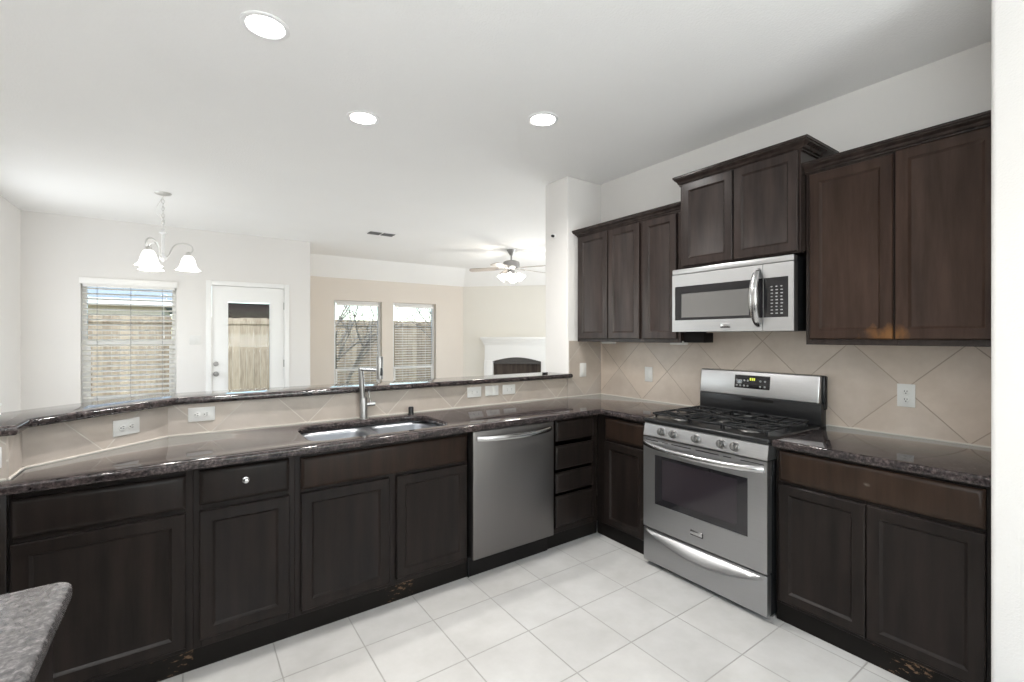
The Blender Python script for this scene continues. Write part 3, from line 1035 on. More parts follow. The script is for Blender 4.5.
# ------------------------------------------------------------------ upper cabinets
def crown(x0, x1, z0, depth, parent, mat, scale=1.0, ret=(True, True)):
    """stepped crown moulding round the top, front and both returns"""
    b = B()
    prof = [(0.0, 0.0), (-0.006, 0.004), (-0.006, 0.012), (-0.014, 0.016), (-0.020, 0.028), (-0.038, 0.040), (-0.040, 0.046), (-0.046, 0.048), (-0.046, 0.058), (-0.048, 0.060)]
    rings = []
    for y, z in prof:
        y, z = y * scale, z * scale
        pr = -y
        l = x0 - pr * ret[0]
        r_ = x1 + pr * ret[1]
        rings.append([b.bm.verts.new((l, depth, z0 + z)), b.bm.verts.new((l, y, z0 + z)), b.bm.verts.new((r_, y, z0 + z)), b.bm.verts.new((r_, depth, z0 + z))])
    for a, c in zip(rings[:-1], rings[1:]):
        for i in range(3):
            b.bm.faces.new((a[i], a[i + 1], c[i + 1], c[i]))
        b.bm.faces.new((a[3], a[0], c[0], c[3]))
    b.bm.faces.new(rings[0]); b.bm.faces.new(rings[-1][::-1])
    b.build('crown_moulding', mat, parent, True, 25)

XU = 2.726       # face frame front of the wall cabinets
def upper(label, y0, w, z0, z1, xf, doors, mats, frame_mat, stiles, crown_scale, ret, bottom_rail=0.03, crown_z=None):
    t = thing('wall_cabinet', label, 'cabinet', (xf, y0, 0), RZ, 'espresso wall cabinets')
    dep = XR - xf - 0.008
    carcass(0, w, dep, z0 + 0.012, z1, t, frame_mat, True)
    face_frame(0, w, z0, z1, stiles, [(z0, z0 + bottom_rail), (z1 - 0.03, z1)], t, frame_mat)
    for (a, c, za, zb), m in zip(doors, mats):
        panel_door(a, c, za, zb, DO, t, m)
    crown(-0.002, w + 0.002, z1 - 0.004 if crown_z is None else crown_z, dep, t, 'woodup', crown_scale, ret)
    return t

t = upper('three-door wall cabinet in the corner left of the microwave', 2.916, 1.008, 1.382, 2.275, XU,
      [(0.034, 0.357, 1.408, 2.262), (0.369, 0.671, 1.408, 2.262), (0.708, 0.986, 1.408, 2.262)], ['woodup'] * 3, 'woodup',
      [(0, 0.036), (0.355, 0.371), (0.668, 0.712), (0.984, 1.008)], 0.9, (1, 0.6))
for xx in (0.18, 0.85):
    q = B(); q.box(xx, xx + 0.11, 0.10, 0.16, 1.366, 1.394, 0.004); q = q.build('cabinet_light', 'plastic', t); q['label'] = 'pale under-cabinet light'
q = B(); q.cyl((0.62, 0.02, 2.326), (0.62, 0.02, 2.336), 0.003, 8); q.lathe([(0.002, 2.336), (0.009, 2.338), (0.009, 2.344), (0.002, 2.346)], (0.62, 0.02, 0), 10)
q.build('top_screw', 'black', t)

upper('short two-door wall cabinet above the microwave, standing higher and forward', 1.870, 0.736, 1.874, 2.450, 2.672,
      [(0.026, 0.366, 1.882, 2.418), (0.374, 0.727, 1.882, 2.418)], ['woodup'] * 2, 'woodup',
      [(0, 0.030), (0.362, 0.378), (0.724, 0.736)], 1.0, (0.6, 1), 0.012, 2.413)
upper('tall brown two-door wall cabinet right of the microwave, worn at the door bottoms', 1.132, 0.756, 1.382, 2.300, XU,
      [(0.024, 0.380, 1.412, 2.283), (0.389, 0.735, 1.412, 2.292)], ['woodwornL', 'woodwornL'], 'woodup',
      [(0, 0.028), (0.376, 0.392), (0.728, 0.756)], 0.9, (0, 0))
o = B(); o.box(2.745, 2.85, 1.745, 1.897, 1.384, 1.448, 0.003)
tag(o.build('filter_box', 'inside'), 'flat black box fixed under the microwave at its left end', 'box')

# ------------------------------------------------------------------ microwave
def microwave():
    t = thing('microwave', 'stainless over-the-range microwave below the short cabinet', 'microwave', (2.65, 1.918, 1.452), RZ)
    w, h = 0.758, 0.414
    b = B(); b.box(0.004, w - 0.004, 0.045, 0.378, 0.004, h - 0.002, 0.004); b.build('housing', 'black', t)
    dz = h - 0.036
    b = B(); b.box(0, w, 0.0, 0.045, dz + 0.003, h, 0.004); b.build('vent_strip', 'steel', t)
    xd = 0.595
    b = B()
    for a, c, z_a, z_b in wall_boxes(0, xd - 0.002, 0.004, dz, [(0.021, xd - 0.03, 0.079, 0.300)]):
        b.box(a, c, 0.0, 0.045, z_a, z_b)
    d = b.build('door', 'steel', t, False)
    b = B()
    for a, c, z_a, z_b in wall_boxes(0.021, xd - 0.03, 0.079, 0.300, [(0.068, 0.515, 0.096, 0.252)]):
        b.box(a, c, 0.002, 0.04, z_a, z_b)
    b.build('door_glass', 'blackglass', d, False)
    b = B(); b.box(0.068, 0.515, 0.0035, 0.04, 0.096, 0.252); b.build('window', 'mwglass', d, False)
    b = B()
    for a, c, z_a, z_b in wall_boxes(xd, w, 0.004, dz, [(xd + 0.004, w - 0.028, 0.079, 0.300)]):
        b.box(a, c, 0.0, 0.045, z_a, z_b)
    c_ = b.build('control_panel', 'steel', t, False)
    b = B(); b.box(xd - 0.028, xd - 0.002, -0.0015, 0.04, 0.079, 0.300); b.box(xd + 0.004, w - 0.028, 0.001, 0.04, 0.079, 0.300); b.build('keypad', 'blackglass', c_, False)
    for r_ in range(9):
        for k in range(3):
            b = B(); x = 0.638 + k * 0.026; z = 0.246 - r_ * 0.0185
            b.box(x, x + (0.012 if r_ % 3 else 0.009), -0.0004, 0.002, z, z + 0.006)
            b.build('key', 'key', c_, False)
    b = B()
    pts = []
    for k in range(25):
        s = k / 24
        pts.append((0.570, 0.004 - 0.062 * math.sin(PI * s) ** 0.55, 0.030 + s * 0.325))
    b.tube(pts, 0.013, 12, 1.9, (0, 1, 0), lambda s: 0.55 + 0.45 * math.sin(PI * s) ** 0.6)
    b.build('handle', 'chrome', t)
    b = B(); b.box(0.344, 0.404, -0.005, 0.001, 0.030, 0.052, 0.0015); q = b.build('badge', 'chrome', d)
    b = B(); b.box(0.344, 0.404, -0.0045, 0.001, 0.0255, 0.0295); b.build('badge_edge', 'black', q, False)
microwave()

# ------------------------------------------------------------------ range
def gas_range():
    t = thing('gas_range', 'freestanding stainless gas range between the two worktops', 'range', (2.350, 1.912, 0), RZ)
    w = 0.760
    b = B(); b.box(0.004, w - 0.004, 0.045, 0.665, 0.02, 0.885, 0.003); b.build('side_panels', 'black', t)
    for x in (0.05, w - 0.05):
        for y in (0.09, 0.60):
            q = B(); q.cyl((x, y, 0.0), (x, y, 0.021), 0.016, 12); q.build('foot', 'black', t)
    # drawer
    b = B(); b.box(0, w, 0.0, 0.045, 0.028, 0.232, 0.005); d = b.build('drawer', 'steelrange', t)
    b = B(); n = 28
    rings = []
    for k in range(n + 1):
        s = k / n; x = 0.018 + s * (w - 0.036); f = math.sin(PI * s) ** 0.8
        zt, zb = 0.222, 0.214 - 0.050 * f
        ring = [(x, 0.002, zt), (x, -0.004 - 0.004 * f, zt - 0.006), (x, -0.006 - 0.030 * f, zb + 0.010 * (1 - f) + 0.004), (x, -0.006 - 0.032 * f, zb), (x, -0.004 - 0.020 * f, zb - 0.008 * f - 0.002), (x, 0.002, zb - 0.030 * f - 0.004)]
        rings.append([b.bm.verts.new(p) for p in ring])
    for a, c in zip(rings[:-1], rings[1:]):
        for i in range(6):
            j = (i + 1) % 6
            b.bm.faces.new((a[i], a[j], c[j], c[i]))
    b.bm.faces.new(rings[0]); b.bm.faces.new(rings[-1][::-1])
    b.build('drawer_pull', 'steelrange', d, True, 40)
    # oven door
    wx0, wx1, wz0, wz1 = 0.084, 0.662, 0.396, 0.698
    b = B()
    for a, c, z_a, z_b in wall_boxes(0, w, 0.240, 0.800, [(wx0, wx1, wz0, wz1)]):
        b.box(a, c, 0.0, 0.045, z_a, z_b)
    d = b.build('oven_door', 'steelrange', t, False)
    b = B()
    for a, c, z_a, z_b in wall_boxes(wx0, wx1, wz0, wz1, [(wx0 + 0.05, wx1 - 0.058, wz0 + 0.040, wz1 - 0.020)]):
        b.box(a, c, 0.003, 0.04, z_a, z_b)
    b.build('window_surround', 'blackglass', d, False)
    b = B(); b.box(wx0 + 0.05, wx1 - 0.058, 0.005, 0.040, wz0 + 0.040, wz1 - 0.020); b.build('oven_window', 'greyglass', d, False)
    b = B()
    for a, c in ((0.02, 0.11), (0.14, 0.18), (0.205, 0.335), (0.365, 0.505), (0.53, 0.575), (0.625, 0.745)):
        b.box(a, c, -0.0008, 0.003, 0.781, 0.786)
    b.build('vent_slot', 'black', d, False)
    b = B()
    pts = []
    for k in range(29):
        s = k / 28
        pts.append((0.014 + s * (w - 0.028), -0.004 - 0.052 * math.sin(PI * s) ** 0.6, 0.760 - 0.012 * math.sin(PI * s)))
    b.tube(pts, 0.016, 12, 0.75)
    b.build('oven_handle', 'chrome', d)
    b = B(); b.box(0.334, 0.408, -0.005, 0.001, 0.302, 0.326, 0.0015); q = b.build('badge', 'chrome', d)
    b = B(); b.box(0.334, 0.410, -0.0045, 0.001, 0.297, 0.3015); b.box(0.4085, 0.4115, -0.0045, 0.001, 0.297, 0.326); b.build('badge_edge', 'black', q, False)
    # knob panel, tilted back a little
    b = B()
    prof = [(0.0, 0.806), (0.0, 0.812), (0.014, 0.880), (0.020, 0.886), (0.09, 0.886), (0.09, 0.806)]
    va = [b.bm.verts.new((0, y, z)) for y, z in prof]; vb = [b.bm.verts.new((w, y, z)) for y, z in prof]
    for i in range(6):
        j = (i + 1) % 6
        b.bm.faces.new((va[i], va[j], vb[j], vb[i]))
    b.bm.faces.new(va); b.bm.faces.new(vb[::-1])
    p = b.build('knob_panel', 'steel', t, False)
    for x in (0.133, 0.215, 0.364, 0.516, 0.592):
        k = B(); k.lathe([(0.025, 0.004), (0.025, -0.003), (0.021, -0.006), (0.020, -0.022), (0.0175, -0.026), (0.001, -0.026)], (0, 0, 0), 24, 'Y')
        k.box(-0.0055, 0.0055, -0.034, -0.02, -0.018, 0.018, 0.003)
        ko = k.build('knob', 'knobsteel', p); ko.location = (x, 0.006, 0.845); ko.rotation_euler = (R(-11.6), 0, 0)
    # cooktop
    b = B(); b.box(-0.004, w + 0.004, 0.006, 0.60, 0.8862, 0.914, 0.010, 3); c_ = b.build('cooktop', 'black', t)
    b = B(); b.box(0.06, w - 0.06, 0.575, 0.597, 0.9142, 0.920, 0.002); b.build('rear_trim', 'steel', c_)
    burners = [(0.165, 0.165, 0.050), (0.165, 0.43, 0.040), (0.38, 0.30, 0.045), (0.595, 0.165, 0.050), (0.595, 0.43, 0.040)]
    for x, y, r in burners:
        q = B(); q.lathe([(r * 1.35, 0.9135), (r * 1.3, 0.918), (r, 0.919), (r, 0.930), (r * 0.9, 0.932), (0.001, 0.932)], (x, y, 0), 24)
        bo = q.build('burner', 'knobsteel', c_)
        q = B(); q.lathe([(r * 0.88, 0.9322), (r * 0.9, 0.940), (r * 0.8, 0.945), (0.001, 0.946)], (x, y, 0), 24); q.build('burner_cap', 'iron', bo)
    gz = 0.942
    for gx0, gx1 in ((0.035, 0.275), (0.283, 0.477), (0.485, 0.725)):
        q = B(); rr = 0.0062
        gy0, gy1 = 0.045, 0.555
        ring = [(gx0 + 0.02, gy0, gz), (gx1 - 0.02, gy0, gz), (gx1, gy0 + 0.02, gz), (gx1, gy1 - 0.02, gz), (gx1 - 0.02, gy1, gz), (gx0 + 0.02, gy1, gz), (gx0, gy1 - 0.02, gz), (gx0, gy0 + 0.02, gz), (gx0 + 0.02, gy0, gz)]
        q.tube(ring, rr, 8)
        ym = (gy0 + gy1) / 2
        q.tube([(gx0, ym, gz), (gx1, ym, gz)], rr, 8)
        cx = (gx0 + gx1) / 2
        for cy in ((0.165, 0.43) if gx1 - gx0 > 0.2 else (0.30,)):
            rad = 0.022
            for k in range(8):
                a = k * PI / 4
                dx, dy = math.cos(a), math.sin(a)
                hw, hh = (gx1 - gx0) / 2, (0.12 if gx1 - gx0 > 0.2 else 0.25)
                q_ = min(hw / max(abs(dx), 1e-3), hh / max(abs(dy), 1e-3))
                ex, ey = cx + dx * q_, cy + dy * q_
                q.tube([(ex, min(max(ey, gy0), gy1), gz), (cx + dx * (rad + 0.05), cy + dy * (rad + 0.05), gz), (cx + dx * (rad + 0.012), cy + dy * (rad + 0.012), gz - 0.003), (cx + dx * rad, cy + dy * rad, gz - 0.010)], rr * 0.92, 8)
        for x in (gx0 + 0.004, gx1 - 0.004):
            for y in (gy0 + 0.03, ym, gy1 - 0.03):
                q.tube([(x, y, gz), (x, y, 0.9135)], rr, 8)
        q.build('grate', 'iron', c_)
    # backguard
    b = B(); b.box(0.0, w + 0.004, 0.605, 0.672, 0.886, 1.040, 0.004); b.box(0.006, w + 0.012, 0.640, 0.676, 1.0, 1.198, 0.010, 3); g = b.build('backguard', 'black', t)
    b = B(); b.box(0.0, w - 0.004, 0.598, 0.640, 1.036, 1.200, 0.010, 3)
    for v in b.bm.verts:
        if v.co.y < 0.62:
            v.co.y += 0.13 * (v.co.z - 1.036)
    s_ = b.build('display_panel', 'steel', g)
    b = B(); b.box(0.252, 0.478, 0.603, 0.62, 1.090, 1.174, 0.0016)
    for v in b.bm.verts:
        v.co.y += 0.13 * (v.co.z - 1.09)
    d2 = b.build('clock_display', 'blackglass', s_)
    b = B()
    for x in (0.352, 0.365, 0.377):
        b.box(x, x + 0.008, 0.6085, 0.614, 1.142, 1.158)
    q = b.build('clock_digits', 'led', d2, False); q['label'] = 'glowing yellow-green clock digits'
    for x in (0.268, 0.292, 0.316, 0.340, 0.42, 0.448):
        for z in (1.107, 1.140):
            q = B(); q.lathe([(0.0065, -0.0004), (0.0065, -0.0012), (0.001, -0.0013)], (x, 0.6032 + 0.13 * (z - 1.09), z), 10, 'Y'); q.build('button', 'key', d2)
    b = B(); b.box(0.30, 0.50, 0.6042, 0.606, 1.012, 1.028); b.build('exhaust_slot', 'inside', g, False)
gas_range()

# ------------------------------------------------------------------ outlets and switches
def plate(kind, loc, rz, horiz, label, w=0.074, h=0.118, cat=None):
    t = thing('wall_switch' if kind == 'switch' else 'power_outlet', label, cat or ('switch' if kind == 'switch' else 'outlet'), loc, rz, 'outlets and switches')
    if horiz:
        w, h = h, w
    b = B(); b.box(-w / 2, w / 2, -0.006, 0.0, -h / 2, h / 2, 0.003); b.build('cover_plate', 'plastic', t)
    if kind == 'outlet':
        for s in (-1, 1):
            c = (s * 0.0205, 0) if horiz else (0, s * 0.0205)
            b = B(); b.lathe([(0.0165, -0.005), (0.0165, -0.0085), (0.015, -0.0092), (0.001, -0.0092)], (c[0], 0, c[1]), 20, 'Y'); r_ = b.build('receptacle', 'plastic', t)
            b = B()
            if horiz:
                b.box(c[0] - 0.002, c[0] + 0.006, -0.0097, -0.009, 0.004, 0.0065); b.box(c[0] - 0.002, c[0] + 0.006, -0.0097, -0.009, -0.0065, -0.004); b.lathe([(0.0028, -0.009), (0.0028, -0.0097)], (c[0] - 0.0085, 0, 0), 10, 'Y')
            else:
                b.box(-0.0065, -0.004, -0.0097, -0.009, c[1] - 0.002, c[1] + 0.006); b.box(0.004, 0.0065, -0.0097, -0.009, c[1] - 0.002, c[1] + 0.006); b.lathe([(0.0028, -0.009), (0.0028, -0.0097)], (0, 0, c[1] - 0.0085), 10, 'Y')
            b.build('slot', 'slot', r_, False)
    elif kind == 'rocker':
        b = B()
        if horiz:
            b.box(-0.033, 0.033, -0.009, -0.005, -0.016, 0.016, 0.002)
        else:
            b.box(-0.016, 0.016, -0.009, -0.005, -0.033, 0.033, 0.002)
        r_ = b.build('socket_insert', 'plastic', t)
        b = B()
        for s in (-1, 1):
            for q in (-0.005, 0.005):
                if horiz:
                    b.box(s * 0.02 - 0.004, s * 0.02 + 0.004, -0.0096, -0.0088, q - 0.001, q + 0.001)
                else:
                    b.box(q - 0.001, q + 0.001, -0.0096, -0.0088, s * 0.02 - 0.004, s * 0.02 + 0.004)
        b.build('slot', 'slot', r_, False)
    else:
        n = 2 if w > 0.1 else 1
        for k in range(n):
            x = (k - (n - 1) / 2) * 0.046
            b = B(); b.box(x - 0.016, x + 0.016, -0.0075, -0.005, -0.033, 0.033, 0.0015)
            r_ = b.build('rocker', 'plastic', t)
    return t

plate('outlet', (-0.600, 2.394, 0.995), 0, True, 'white outlet at the far left end of the tiled half wall')
u = 0.455 / math.sqrt(2)
plate('outlet', (-0.236, 2.8135, 1.002), math.atan2(0.393, 0.445), True, 'white sideways outlet on the angled part of the tiled half wall')
plate('outlet', (0.061, YW - 0.006, 1.014), 0, True, 'white sideways outlet on the straight half wall, first right of the angle')
plate('rocker', (1.724, YW - 0.006, 1.016), 0, True, 'sideways white outlet, leftmost of three together behind the dishwasher')
plate('switch', (1.877, YW - 0.006, 1.016), 0, True, 'sideways white plate, middle of three together behind the dishwasher')
plate('rocker', (2.034, YW - 0.006, 1.016), 0, True, 'sideways white outlet, rightmost of three together behind the dishwasher')
plate('switch', (2.808, 2.939, 1.135), 0, False, 'upright white switch on the tiled wall stub beside the bar end')
plate('switch', (XR - 0.006, 2.413, 1.122), RZ, False, 'upright white switch on the backsplash left of the range')
plate('outlet', (XR - 0.006, 0.786, 1.121), RZ, False, 'upright white outlet on the backsplash right of the range')
plate('switch', (0.083, YD, 1.38), 0, False, 'double white switch beside the patio door', 0.125, 0.118)

t = thing('wall_bumper', 'tiny dark-tipped stop on the white side of the wall stub', 'stop', (2.637, 3.116, 2.308), -PI / 2)
b = B(); b.lathe([(0.020, 0.001), (0.020, -0.008), (0.012, -0.014), (0.001, -0.015)], (0, 0, 0), 16, 'Y'); b.build('base', 'whitemetal', t)
b = B(); b.lathe([(0.011, -0.012), (0.012, -0.030), (0.009, -0.036), (0.001, -0.037)], (0.004, 0, -0.004), 14, 'Y'); b.build('tip', 'black', t)
b = B(); b.box(2.475, 2.518, 3.06, 3.09, 1.110, 1.119, 0.003)
tag(b.build('remote', 'black'), 'small black box lying on the bar top against the wall stub', 'box')

# ------------------------------------------------------------------ ceiling lights
def downlight(x, y, label, group='recessed ceiling lights'):
    t = thing('recessed_light', label, 'ceiling light', (x, y, ZC), 0, group)
    b = B(); b.lathe([(0.098, 0.001), (0.098, -0.004), (0.092, -0.007), (0.078, -0.007), (0.074, -0.002), (0.074, 0.001)], (0, 0, 0), 40, closed=True); b.build('trim_ring', 'whitemetal', t)
    b = B(); b.lathe([(0.073, 0.0005), (0.073, -0.0025), (0.05, -0.005), (0.001, -0.006)], (0, 0, 0), 32); b.build('lens', 'lens', t)
    ld = bpy.data.lights.new('can_light', 'AREA'); ld.shape = 'DISK'; ld.size = 0.13; ld.energy = LAMP_W; ld.spread = R(150); ld.color = (1.0, 0.98, 0.95)
    lo = bpy.data.objects.new('can_light', ld); COL.objects.link(lo); lo.parent = t; lo.location = (0, 0, -0.012)
    return t
downlight(0.280, 2.290, 'recessed light highest in the picture, above the angled half wall')
downlight(0.896, 2.900, 'recessed light above the sink')
downlight(1.828, 2.271, 'recessed light above the dishwasher')
downlight(-0.55, 0.30, 'added unseen recessed light behind the camera, nearer the island')  # out of view, added to light the room

t = thing('ceiling_vent', 'grey two-part air vent in the ceiling near the fan', 'vent', (2.10, 6.02, ZC))
b = B(); b.box(-0.19, 0.19, -0.10, 0.10, -0.006, 0.001, 0.002); b.build('vent_frame', 'whitemetal', t)
for s in (-1, 1):
    b = B(); b.box(s * 0.09 - 0.078, s * 0.09 + 0.078, -0.075, 0.075, -0.008, -0.004)
    p = b.build('louvre_panel', 'vent', t, False)
    q = B()
    for k in range(6):
        y = -0.06 + k * 0.024
        q.box(s * 0.09 - 0.076, s * 0.09 + 0.076, y, y + 0.004, -0.014, -0.008)
    q.build('louvres', 'vent', p, False)

# ------------------------------------------------------------------ chandelier
def chandelier():
    t = thing('chandelier', 'three-arm nickel chandelier with frosted bell shades', 'chandelier', (-0.192, 5.52, 0.0))
    b = B(); b.lathe([(0.001, ZC - 0.028), (0.018, ZC - 0.026), (0.060, ZC - 0.012), (0.068, ZC - 0.004), (0.068, ZC)], (0, 0, 0), 28); b.build('canopy', 'satin', t)
    b = B()
    z = ZC - 0.026; k = 0
    while z > 2.435:
        pts = []
        for i in range(13):
            a = 2 * PI * i / 12
            u, v = 0.011 * math.cos(a), 0.022 * math.sin(a)
            pts.append((u, 0, z - 0.02 + v) if k % 2 else (0, u, z - 0.02 + v))
        b.tube(pts, 0.0028, 6)
        z -= 0.034; k += 1
    b.tube([(0.004, 0, ZC - 0.03), (-0.045, 0.0, 2.66), (-0.05, 0, 2.60), (0.012, 0, 2.53), (0.004, 0, 2.43)], 0.002, 6)
    b.build('chain', 'satin', t)
    b = B(); b.lathe([(0.001, 2.440), (0.010, 2.437), (0.030, 2.420), (0.034, 2.412), (0.012, 2.398), (0.012, 2.20), (0.028, 2.185), (0.030, 2.165), (0.016, 2.148), (0.006, 2.135), (0.001, 2.130)], (0, 0, 0), 20)
    b.build('column', 'whitemetal', t)
    for deg in (0, 120, 240):
        a = R(deg); dx, dy = math.cos(a), math.sin(a)
        rad = 0.197
        prof = [(0.02, 2.175), (0.045, 2.20), (0.065, 2.26), (0.095, 2.305), (0.14, 2.325), (0.19, 2.325), (0.222, 2.305), (0.232, 2.275), (0.222, 2.250), (rad, 2.245)]
        # smooth the arm
        pts = []
        n = len(prof)
        for i in range(n - 1):
            p0, p1, p2, p3 = prof[max(i - 1, 0)], prof[i], prof[i + 1], prof[min(i + 2, n - 1)]
            for s in (0, 0.25, 0.5, 0.75):
                f = lambda c: 0.5 * (2 * p1[c] + (p2[c] - p0[c]) * s + (2 * p0[c] - 5 * p1[c] + 4 * p2[c] - p3[c]) * s * s + (-p0[c] + 3 * p1[c] - 3 * p2[c] + p3[c]) * s ** 3)
                pts.append((f(0), f(1)))
        pts.append(prof[-1])
        b = B(); b.tube([(r * dx, r * dy, z) for r, z in pts], 0.0075, 10, 1.0, (-dy, dx, 0)); am = b.build('arm', 'satin', t)
        c = (rad * dx, rad * dy, 0)
        b = B(); b.lathe([(0.006, 2.252), (0.020, 2.240), (0.026, 2.205), (0.026, 2.19), (0.001, 2.19)], c, 18); b.build('socket', 'satin', am)
        b = B()
        pr = [(0.028, 2.212), (0.036, 2.207), (0.052, 2.182), (0.061, 2.150), (0.069, 2.115), (0.085, 2.086), (0.106, 2.070)]
        inner = [(r - 0.004, z - 0.001) for r, z in pr[::-1]]
        b.lathe(pr + inner, c, 28, closed=True); sh = b.build('shade', 'shade', am)
        b = B(); b.sphere((c[0], c[1], 2.120), 0.028, 14, (1, 1, 1.3)); b.cyl((c[0], c[1], 2.14), (c[0], c[1], 2.19), 0.013, 12); b.build('bulb', 'lens', am)
        ld = bpy.data.lights.new('bulb_light', 'POINT'); ld.energy = PENDANT_W; ld.shadow_soft_size = 0.04; ld.color = (1.0, 0.95, 0.88)
        lo = bpy.data.objects.new('bulb_light', ld); COL.objects.link(lo); lo.parent = t; lo.location = (c[0], c[1], 2.062)
chandelier()

# ------------------------------------------------------------------ ceiling fan
def fan():
    t = thing('ceiling_fan', 'five-blade ceiling fan with a lit glass shade cluster', 'ceiling fan', (4.18, 5.99, 0))
    b = B(); b.lathe([(0.001, ZC - 0.085), (0.025, ZC - 0.085), (0.062, ZC - 0.025), (0.075, ZC)], (0, 0, 0), 24); b.build('canopy', 'nickel', t)
    b = B(); b.cyl((0, 0, 2.60), (0, 0, ZC - 0.08), 0.012, 12); b.build('downrod', 'nickel', t)
    b = B(); b.lathe([(0.02, 2.625), (0.08, 2.62), (0.125, 2.60), (0.135, 2.565), (0.135, 2.52), (0.11, 2.495), (0.055, 2.475), (0.055, 2.41), (0.001, 2.41)], (0, 0, 0), 28); b.build('motor', 'nickel', t)
    for base in (103, 175, 31, -41, -113):
        # angle measured from the picture's right, seen from above
        ang = R(base) - R(35.08)
        m = Matrix.Rotation(ang, 4, 'Z')
        b = B()
        out = [(0.20, -0.050), (0.30, -0.060), (0.55, -0.070), (0.64, -0.064), (0.665, -0.035), (0.67, 0.0), (0.665, 0.035), (0.64, 0.064), (0.55, 0.070), (0.30, 0.060), (0.20, 0.050)]
        b.prism(out, -0.004, 0.004)
        b.xform(m @ Matrix.Translation((0, 0, 2.505)) @ Matrix.Rotation(R(2.5), 4, 'Y') @ Matrix.Rotation(R(12), 4, 'X'))
        bl = b.build('blade', 'fanblade', t)
        b = B(); b.box(0.09, 0.25, -0.020, 0.020, -0.013, -0.005, 0.003); b.xform(m @ Matrix.Translation((0, 0, 2.505)) @ Matrix.Rotation(R(2.5), 4, 'Y') @ Matrix.Rotation(R(12), 4, 'X')); b.build('blade_iron', 'nickel', bl)
    for k in range(4):
        a = PI / 4 + k * PI / 2
        dx, dy = math.cos(a), math.sin(a)
        b = B(); b.tube([(0.03 * dx, 0.03 * dy, 2.415), (0.08 * dx, 0.08 * dy, 2.43), (0.105 * dx, 0.105 * dy, 2.41)], 0.009, 8); am = b.build('lamp_arm', 'nickel', t)
        b = B(); b.lathe([(0.024, 0.0), (0.034, -0.02), (0.052, -0.06), (0.072, -0.105), (0.069, -0.105), (0.049, -0.06), (0.031, -0.02), (0.021, 0.0)], (0, 0, 0), 20, closed=True)
        b.sphere((0, 0, -0.055), 0.024, 12)
        b.xform(Matrix.Translation((0.105 * dx, 0.105 * dy, 2.412)) @ Matrix.Rotation(R(-42), 4, Vector((-dy, dx, 0))))
        b.build('glass_shade', 'fanglass', am)
    ld = bpy.data.lights.new('fan_light', 'POINT'); ld.energy = FAN_W; ld.shadow_soft_size = 0.12; ld.color = (1.0, 0.95, 0.86)
    lo = bpy.data.objects.new('fan_light', ld); COL.objects.link(lo); lo.parent = t; lo.location = (0, 0, 2.22)
fan()

# ------------------------------------------------------------------ fireplace in the corner wall
def fireplace():
    t = thing('fireplace', 'white mantel fireplace with an arched dark firebox in the corner', 'fireplace')
    t.matrix_world = fp
    x0, x1, o0, o1 = 0.475, 1.82, 0.647, 1.647
    arch = [(o0, 0.0), (o0, 0.917)] + [(o0 + (o1 - o0) * k / 12, 0.917 + 0.082 * math.sin(PI * k / 12)) for k in range(1, 12)] + [(o1, 0.917), (o1, 0.0)]
    b = B()
    poly = [(x0, 0.0)] + [(p[0], p[1]) for p in arch] + [(x1, 0.0), (x1, 1.28), (x0, 1.28)]
    b.prism(poly, 0.0, 0.055)
    b.xform(Matrix(((1, 0, 0, 0), (0, 0, -1, 0), (0, 1, 0, 0), (0, 0, 0, 1))))
    b.build('surround', 'white', t, False)
    b = B()
    for z_a, z_b, d in ((1.25, 1.285, 0.075), (1.285, 1.32, 0.09), (1.32, 1.36, 0.11), (1.36, 1.415, 0.135)):
        b.box(x0 - d + 0.055, x1 + d - 0.055, -d, -0.0, z_a, z_b, 0.006)
    b.build('mantel_shelf', 'white', t)
    for a, c in ((x0 - 0.012, o0 - 0.03), (o1 + 0.03, x1 + 0.012)):
        b = B(); b.box(a, c, -0.07, -0.0555, 0.0, 0.93, 0.004); b.build('pilaster', 'white', t)
    b = B(); b.box(o0 + 0.001, o1 - 0.001, 0.145, 0.16, 0.25, 1.02); b.build('firebox_back', 'firebox', t, False)
    b = B(); b.box(o0 + 0.02, o1 - 0.02, -0.02, -0.004, 0.86, 0.89, 0.003); b.box(o0 + 0.02, o1 - 0.02, 0.002, 0.012, 0.875, 1.0)
    b.build('hood', 'firehood', t, False)
    b = B()
    b.box(o0 + 0.002, o1 - 0.002, 0.03, 0.034, 0.0, 0.87)
    b.build('mesh_curtain', 'firebox', t, False)
fireplace()

# ------------------------------------------------------------------ outside
b = B(); b.box(-30, 40, YF + 0.15, 60, -0.25, -0.12); b.box(-30, XE - 0.16, YD + 0.16, YF + 0.15, -0.25, -0.12)
b.box(-30, XL - 0.15, -40, YD + 0.16, -0.25, -0.12); b.box(XL - 0.15, 6.6, -40, -3.35, -0.25, -0.12); b.box(6.6, 40, -40, YF + 0.15, -0.25, -0.12)
o = b.build('ground', 'grass', None, False); struct(o, 'winter lawn around the house', 'lawn')
b = B(); b.box(-2.5, 1.28, YD + 0.17, YD + 2.2, -0.119, -0.06); struct(b.build('patio', 'patio', None, False), 'concrete patio outside the door', 'patio')

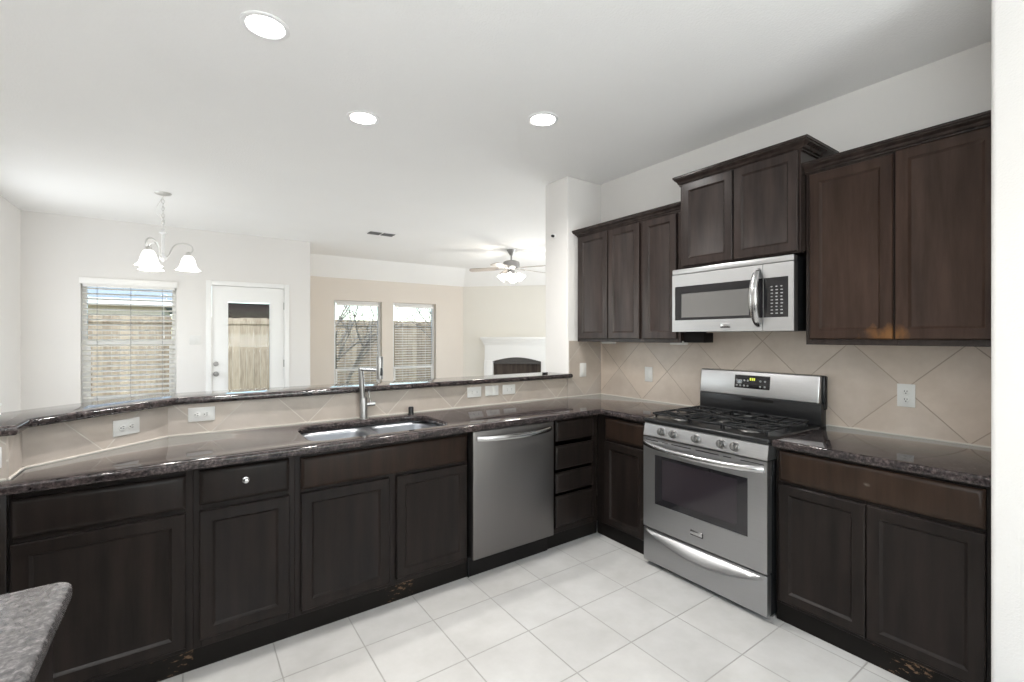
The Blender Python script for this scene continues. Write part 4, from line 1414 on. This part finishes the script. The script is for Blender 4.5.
def fence():
    t = thing('fence', 'weathered cedar picket fence across the back yard', 'fence', (0, 12.3, -0.12))
    b = B()
    x = -7.0
    while x < 12.5:
        h = 1.97 + random.uniform(-0.012, 0.012)
        b.box(x + 0.003, x + 0.137, 0, 0.018, 0.02, h, 0.002, 1)
        x += 0.14
    b.build('pickets', 'fence', t, False)
    for z in (0.35, 1.78):
        b = B(); b.box(-7, 12.5, 0.0185, 0.056, z - 0.045, z + 0.045); b.build('rail', 'fence', t, False)
    b = B(); b.box(-7, 12.5, -0.028, -0.001, 1.83, 1.92, 0.002); b.build('cap_board', 'fence', t, False)
    for k in range(9):
        b = B(); b.box(-7 + k * 2.4, -6.91 + k * 2.4, 0.057, 0.15, 0, 1.90); b.build('post', 'fence', t, False)
fence()

def house(name, x0, x1, y0, y1, wall_h, ridge_h, roof, label, over=0.35):
    t = thing(name, label, 'shed' if name == 'garden_shed' else 'house', ((x0 + x1) / 2, (y0 + y1) / 2, -0.12))
    w, d = (x1 - x0) / 2, (y1 - y0) / 2
    b = B(); b.box(-w, w, -d, d, 0, wall_h); b.build('wall', 'siding', t, False)
    b = B()
    ox, oy = w + over, d + over
    ez = wall_h - 0.05
    pts = [(-ox, -oy, ez), (ox, -oy, ez), (ox * 0.82, 0, ridge_h), (-ox * 0.82, 0, ridge_h), (ox, oy, ez), (-ox, oy, ez)]
    v = [b.bm.verts.new(p) for p in pts]
    u = [b.bm.verts.new((p[0], p[1], p[2] - 0.10)) for p in pts[:2] + pts[4:]]
    b.bm.faces.new((v[0], v[1], v[2], v[3])); b.bm.faces.new((v[3], v[2], v[4], v[5])); b.bm.faces.new((v[1], v[4], v[2])); b.bm.faces.new((v[0], v[3], v[5]))
    b.bm.faces.new((u[0], u[1], v[1], v[0])); b.bm.faces.new((u[2], u[3], v[5], v[4])); b.bm.faces.new((u[1], u[2], v[4], v[1])); b.bm.faces.new((u[3], u[0], v[0], v[5]))
    b.bm.faces.new((u[0], u[3], u[2], u[1]))
    b.build('roof', roof, t, False)
    b = B(); b.box(-ox, ox, -oy - 0.025, -oy, ez - 0.16, ez + 0.01); b.build('fascia', 'white', t, False)
    return t
house('neighbour_house', -9.0, -0.55, 15.5, 22.0, 2.55, 5.4, 'roofgrey', 'neighbouring house with a pale blue-grey roof, seen through the dining blind')
house('garden_shed', 0.85, 2.65, 15.0, 17.2, 2.02, 2.55, 'roofbrown', 'low brown-roofed shed behind the fence, seen through the patio door', 0.15)

def tree(x, y, h, n, seed, label):
    rnd = random.Random(seed)
    t = thing('bare_tree', label, 'tree', (x, y, -0.12), 0, 'bare trees in the yard')
    tr = B(); br = B()
    def limb(b, p, d, L, r, depth):
        pts = [p]
        q = p.copy(); dd = d.copy()
        for k in range(5):
            dd = (dd + Vector((rnd.uniform(-0.16, 0.16), rnd.uniform(-0.16, 0.16), rnd.uniform(-0.02, 0.10)))).normalized()
            q = q + dd * (L / 5)
            pts.append(q.copy())
        b.tube(pts, r, 7 if depth < 2 else 5, 1.0, (0.3, 0.9, 0.1), lambda s: 1 - 0.6 * s)
        if depth < 3:
            for k in range(n if depth else n + 2):
                s = rnd.uniform(0.25, 1.0)
                i = min(4, int(s * 5))
                a = rnd.uniform(0, 2 * PI)
                nd = (dd * 0.75 + Vector((math.cos(a), math.sin(a) * 0.6, rnd.uniform(-0.1, 0.5))) * 0.8).normalized()
                limb(br, pts[i + 1], nd, L * rnd.uniform(0.42, 0.62), r * 0.45, depth + 1)
    for k in range(3):
        a = k * 2.1 + rnd.uniform(-0.3, 0.3)
        limb(tr, Vector((0.05 * math.cos(a), 0.05 * math.sin(a), 0)), Vector((0.22 * math.cos(a), 0.22 * math.sin(a), 1)).normalized(), h * 0.6, 0.045, 0)
    tr.build('trunk', 'bark', t)
    br.build('branches', 'bark', t)
tree(2.7, 10.5, 2.9, 4, 3, 'bare multi-stem tree before the fence, outside the far window nearer the patio door')
tree(5.5, 10.5, 2.9, 4, 11, 'bare multi-stem tree before the fence, outside the far window nearer the fireplace')
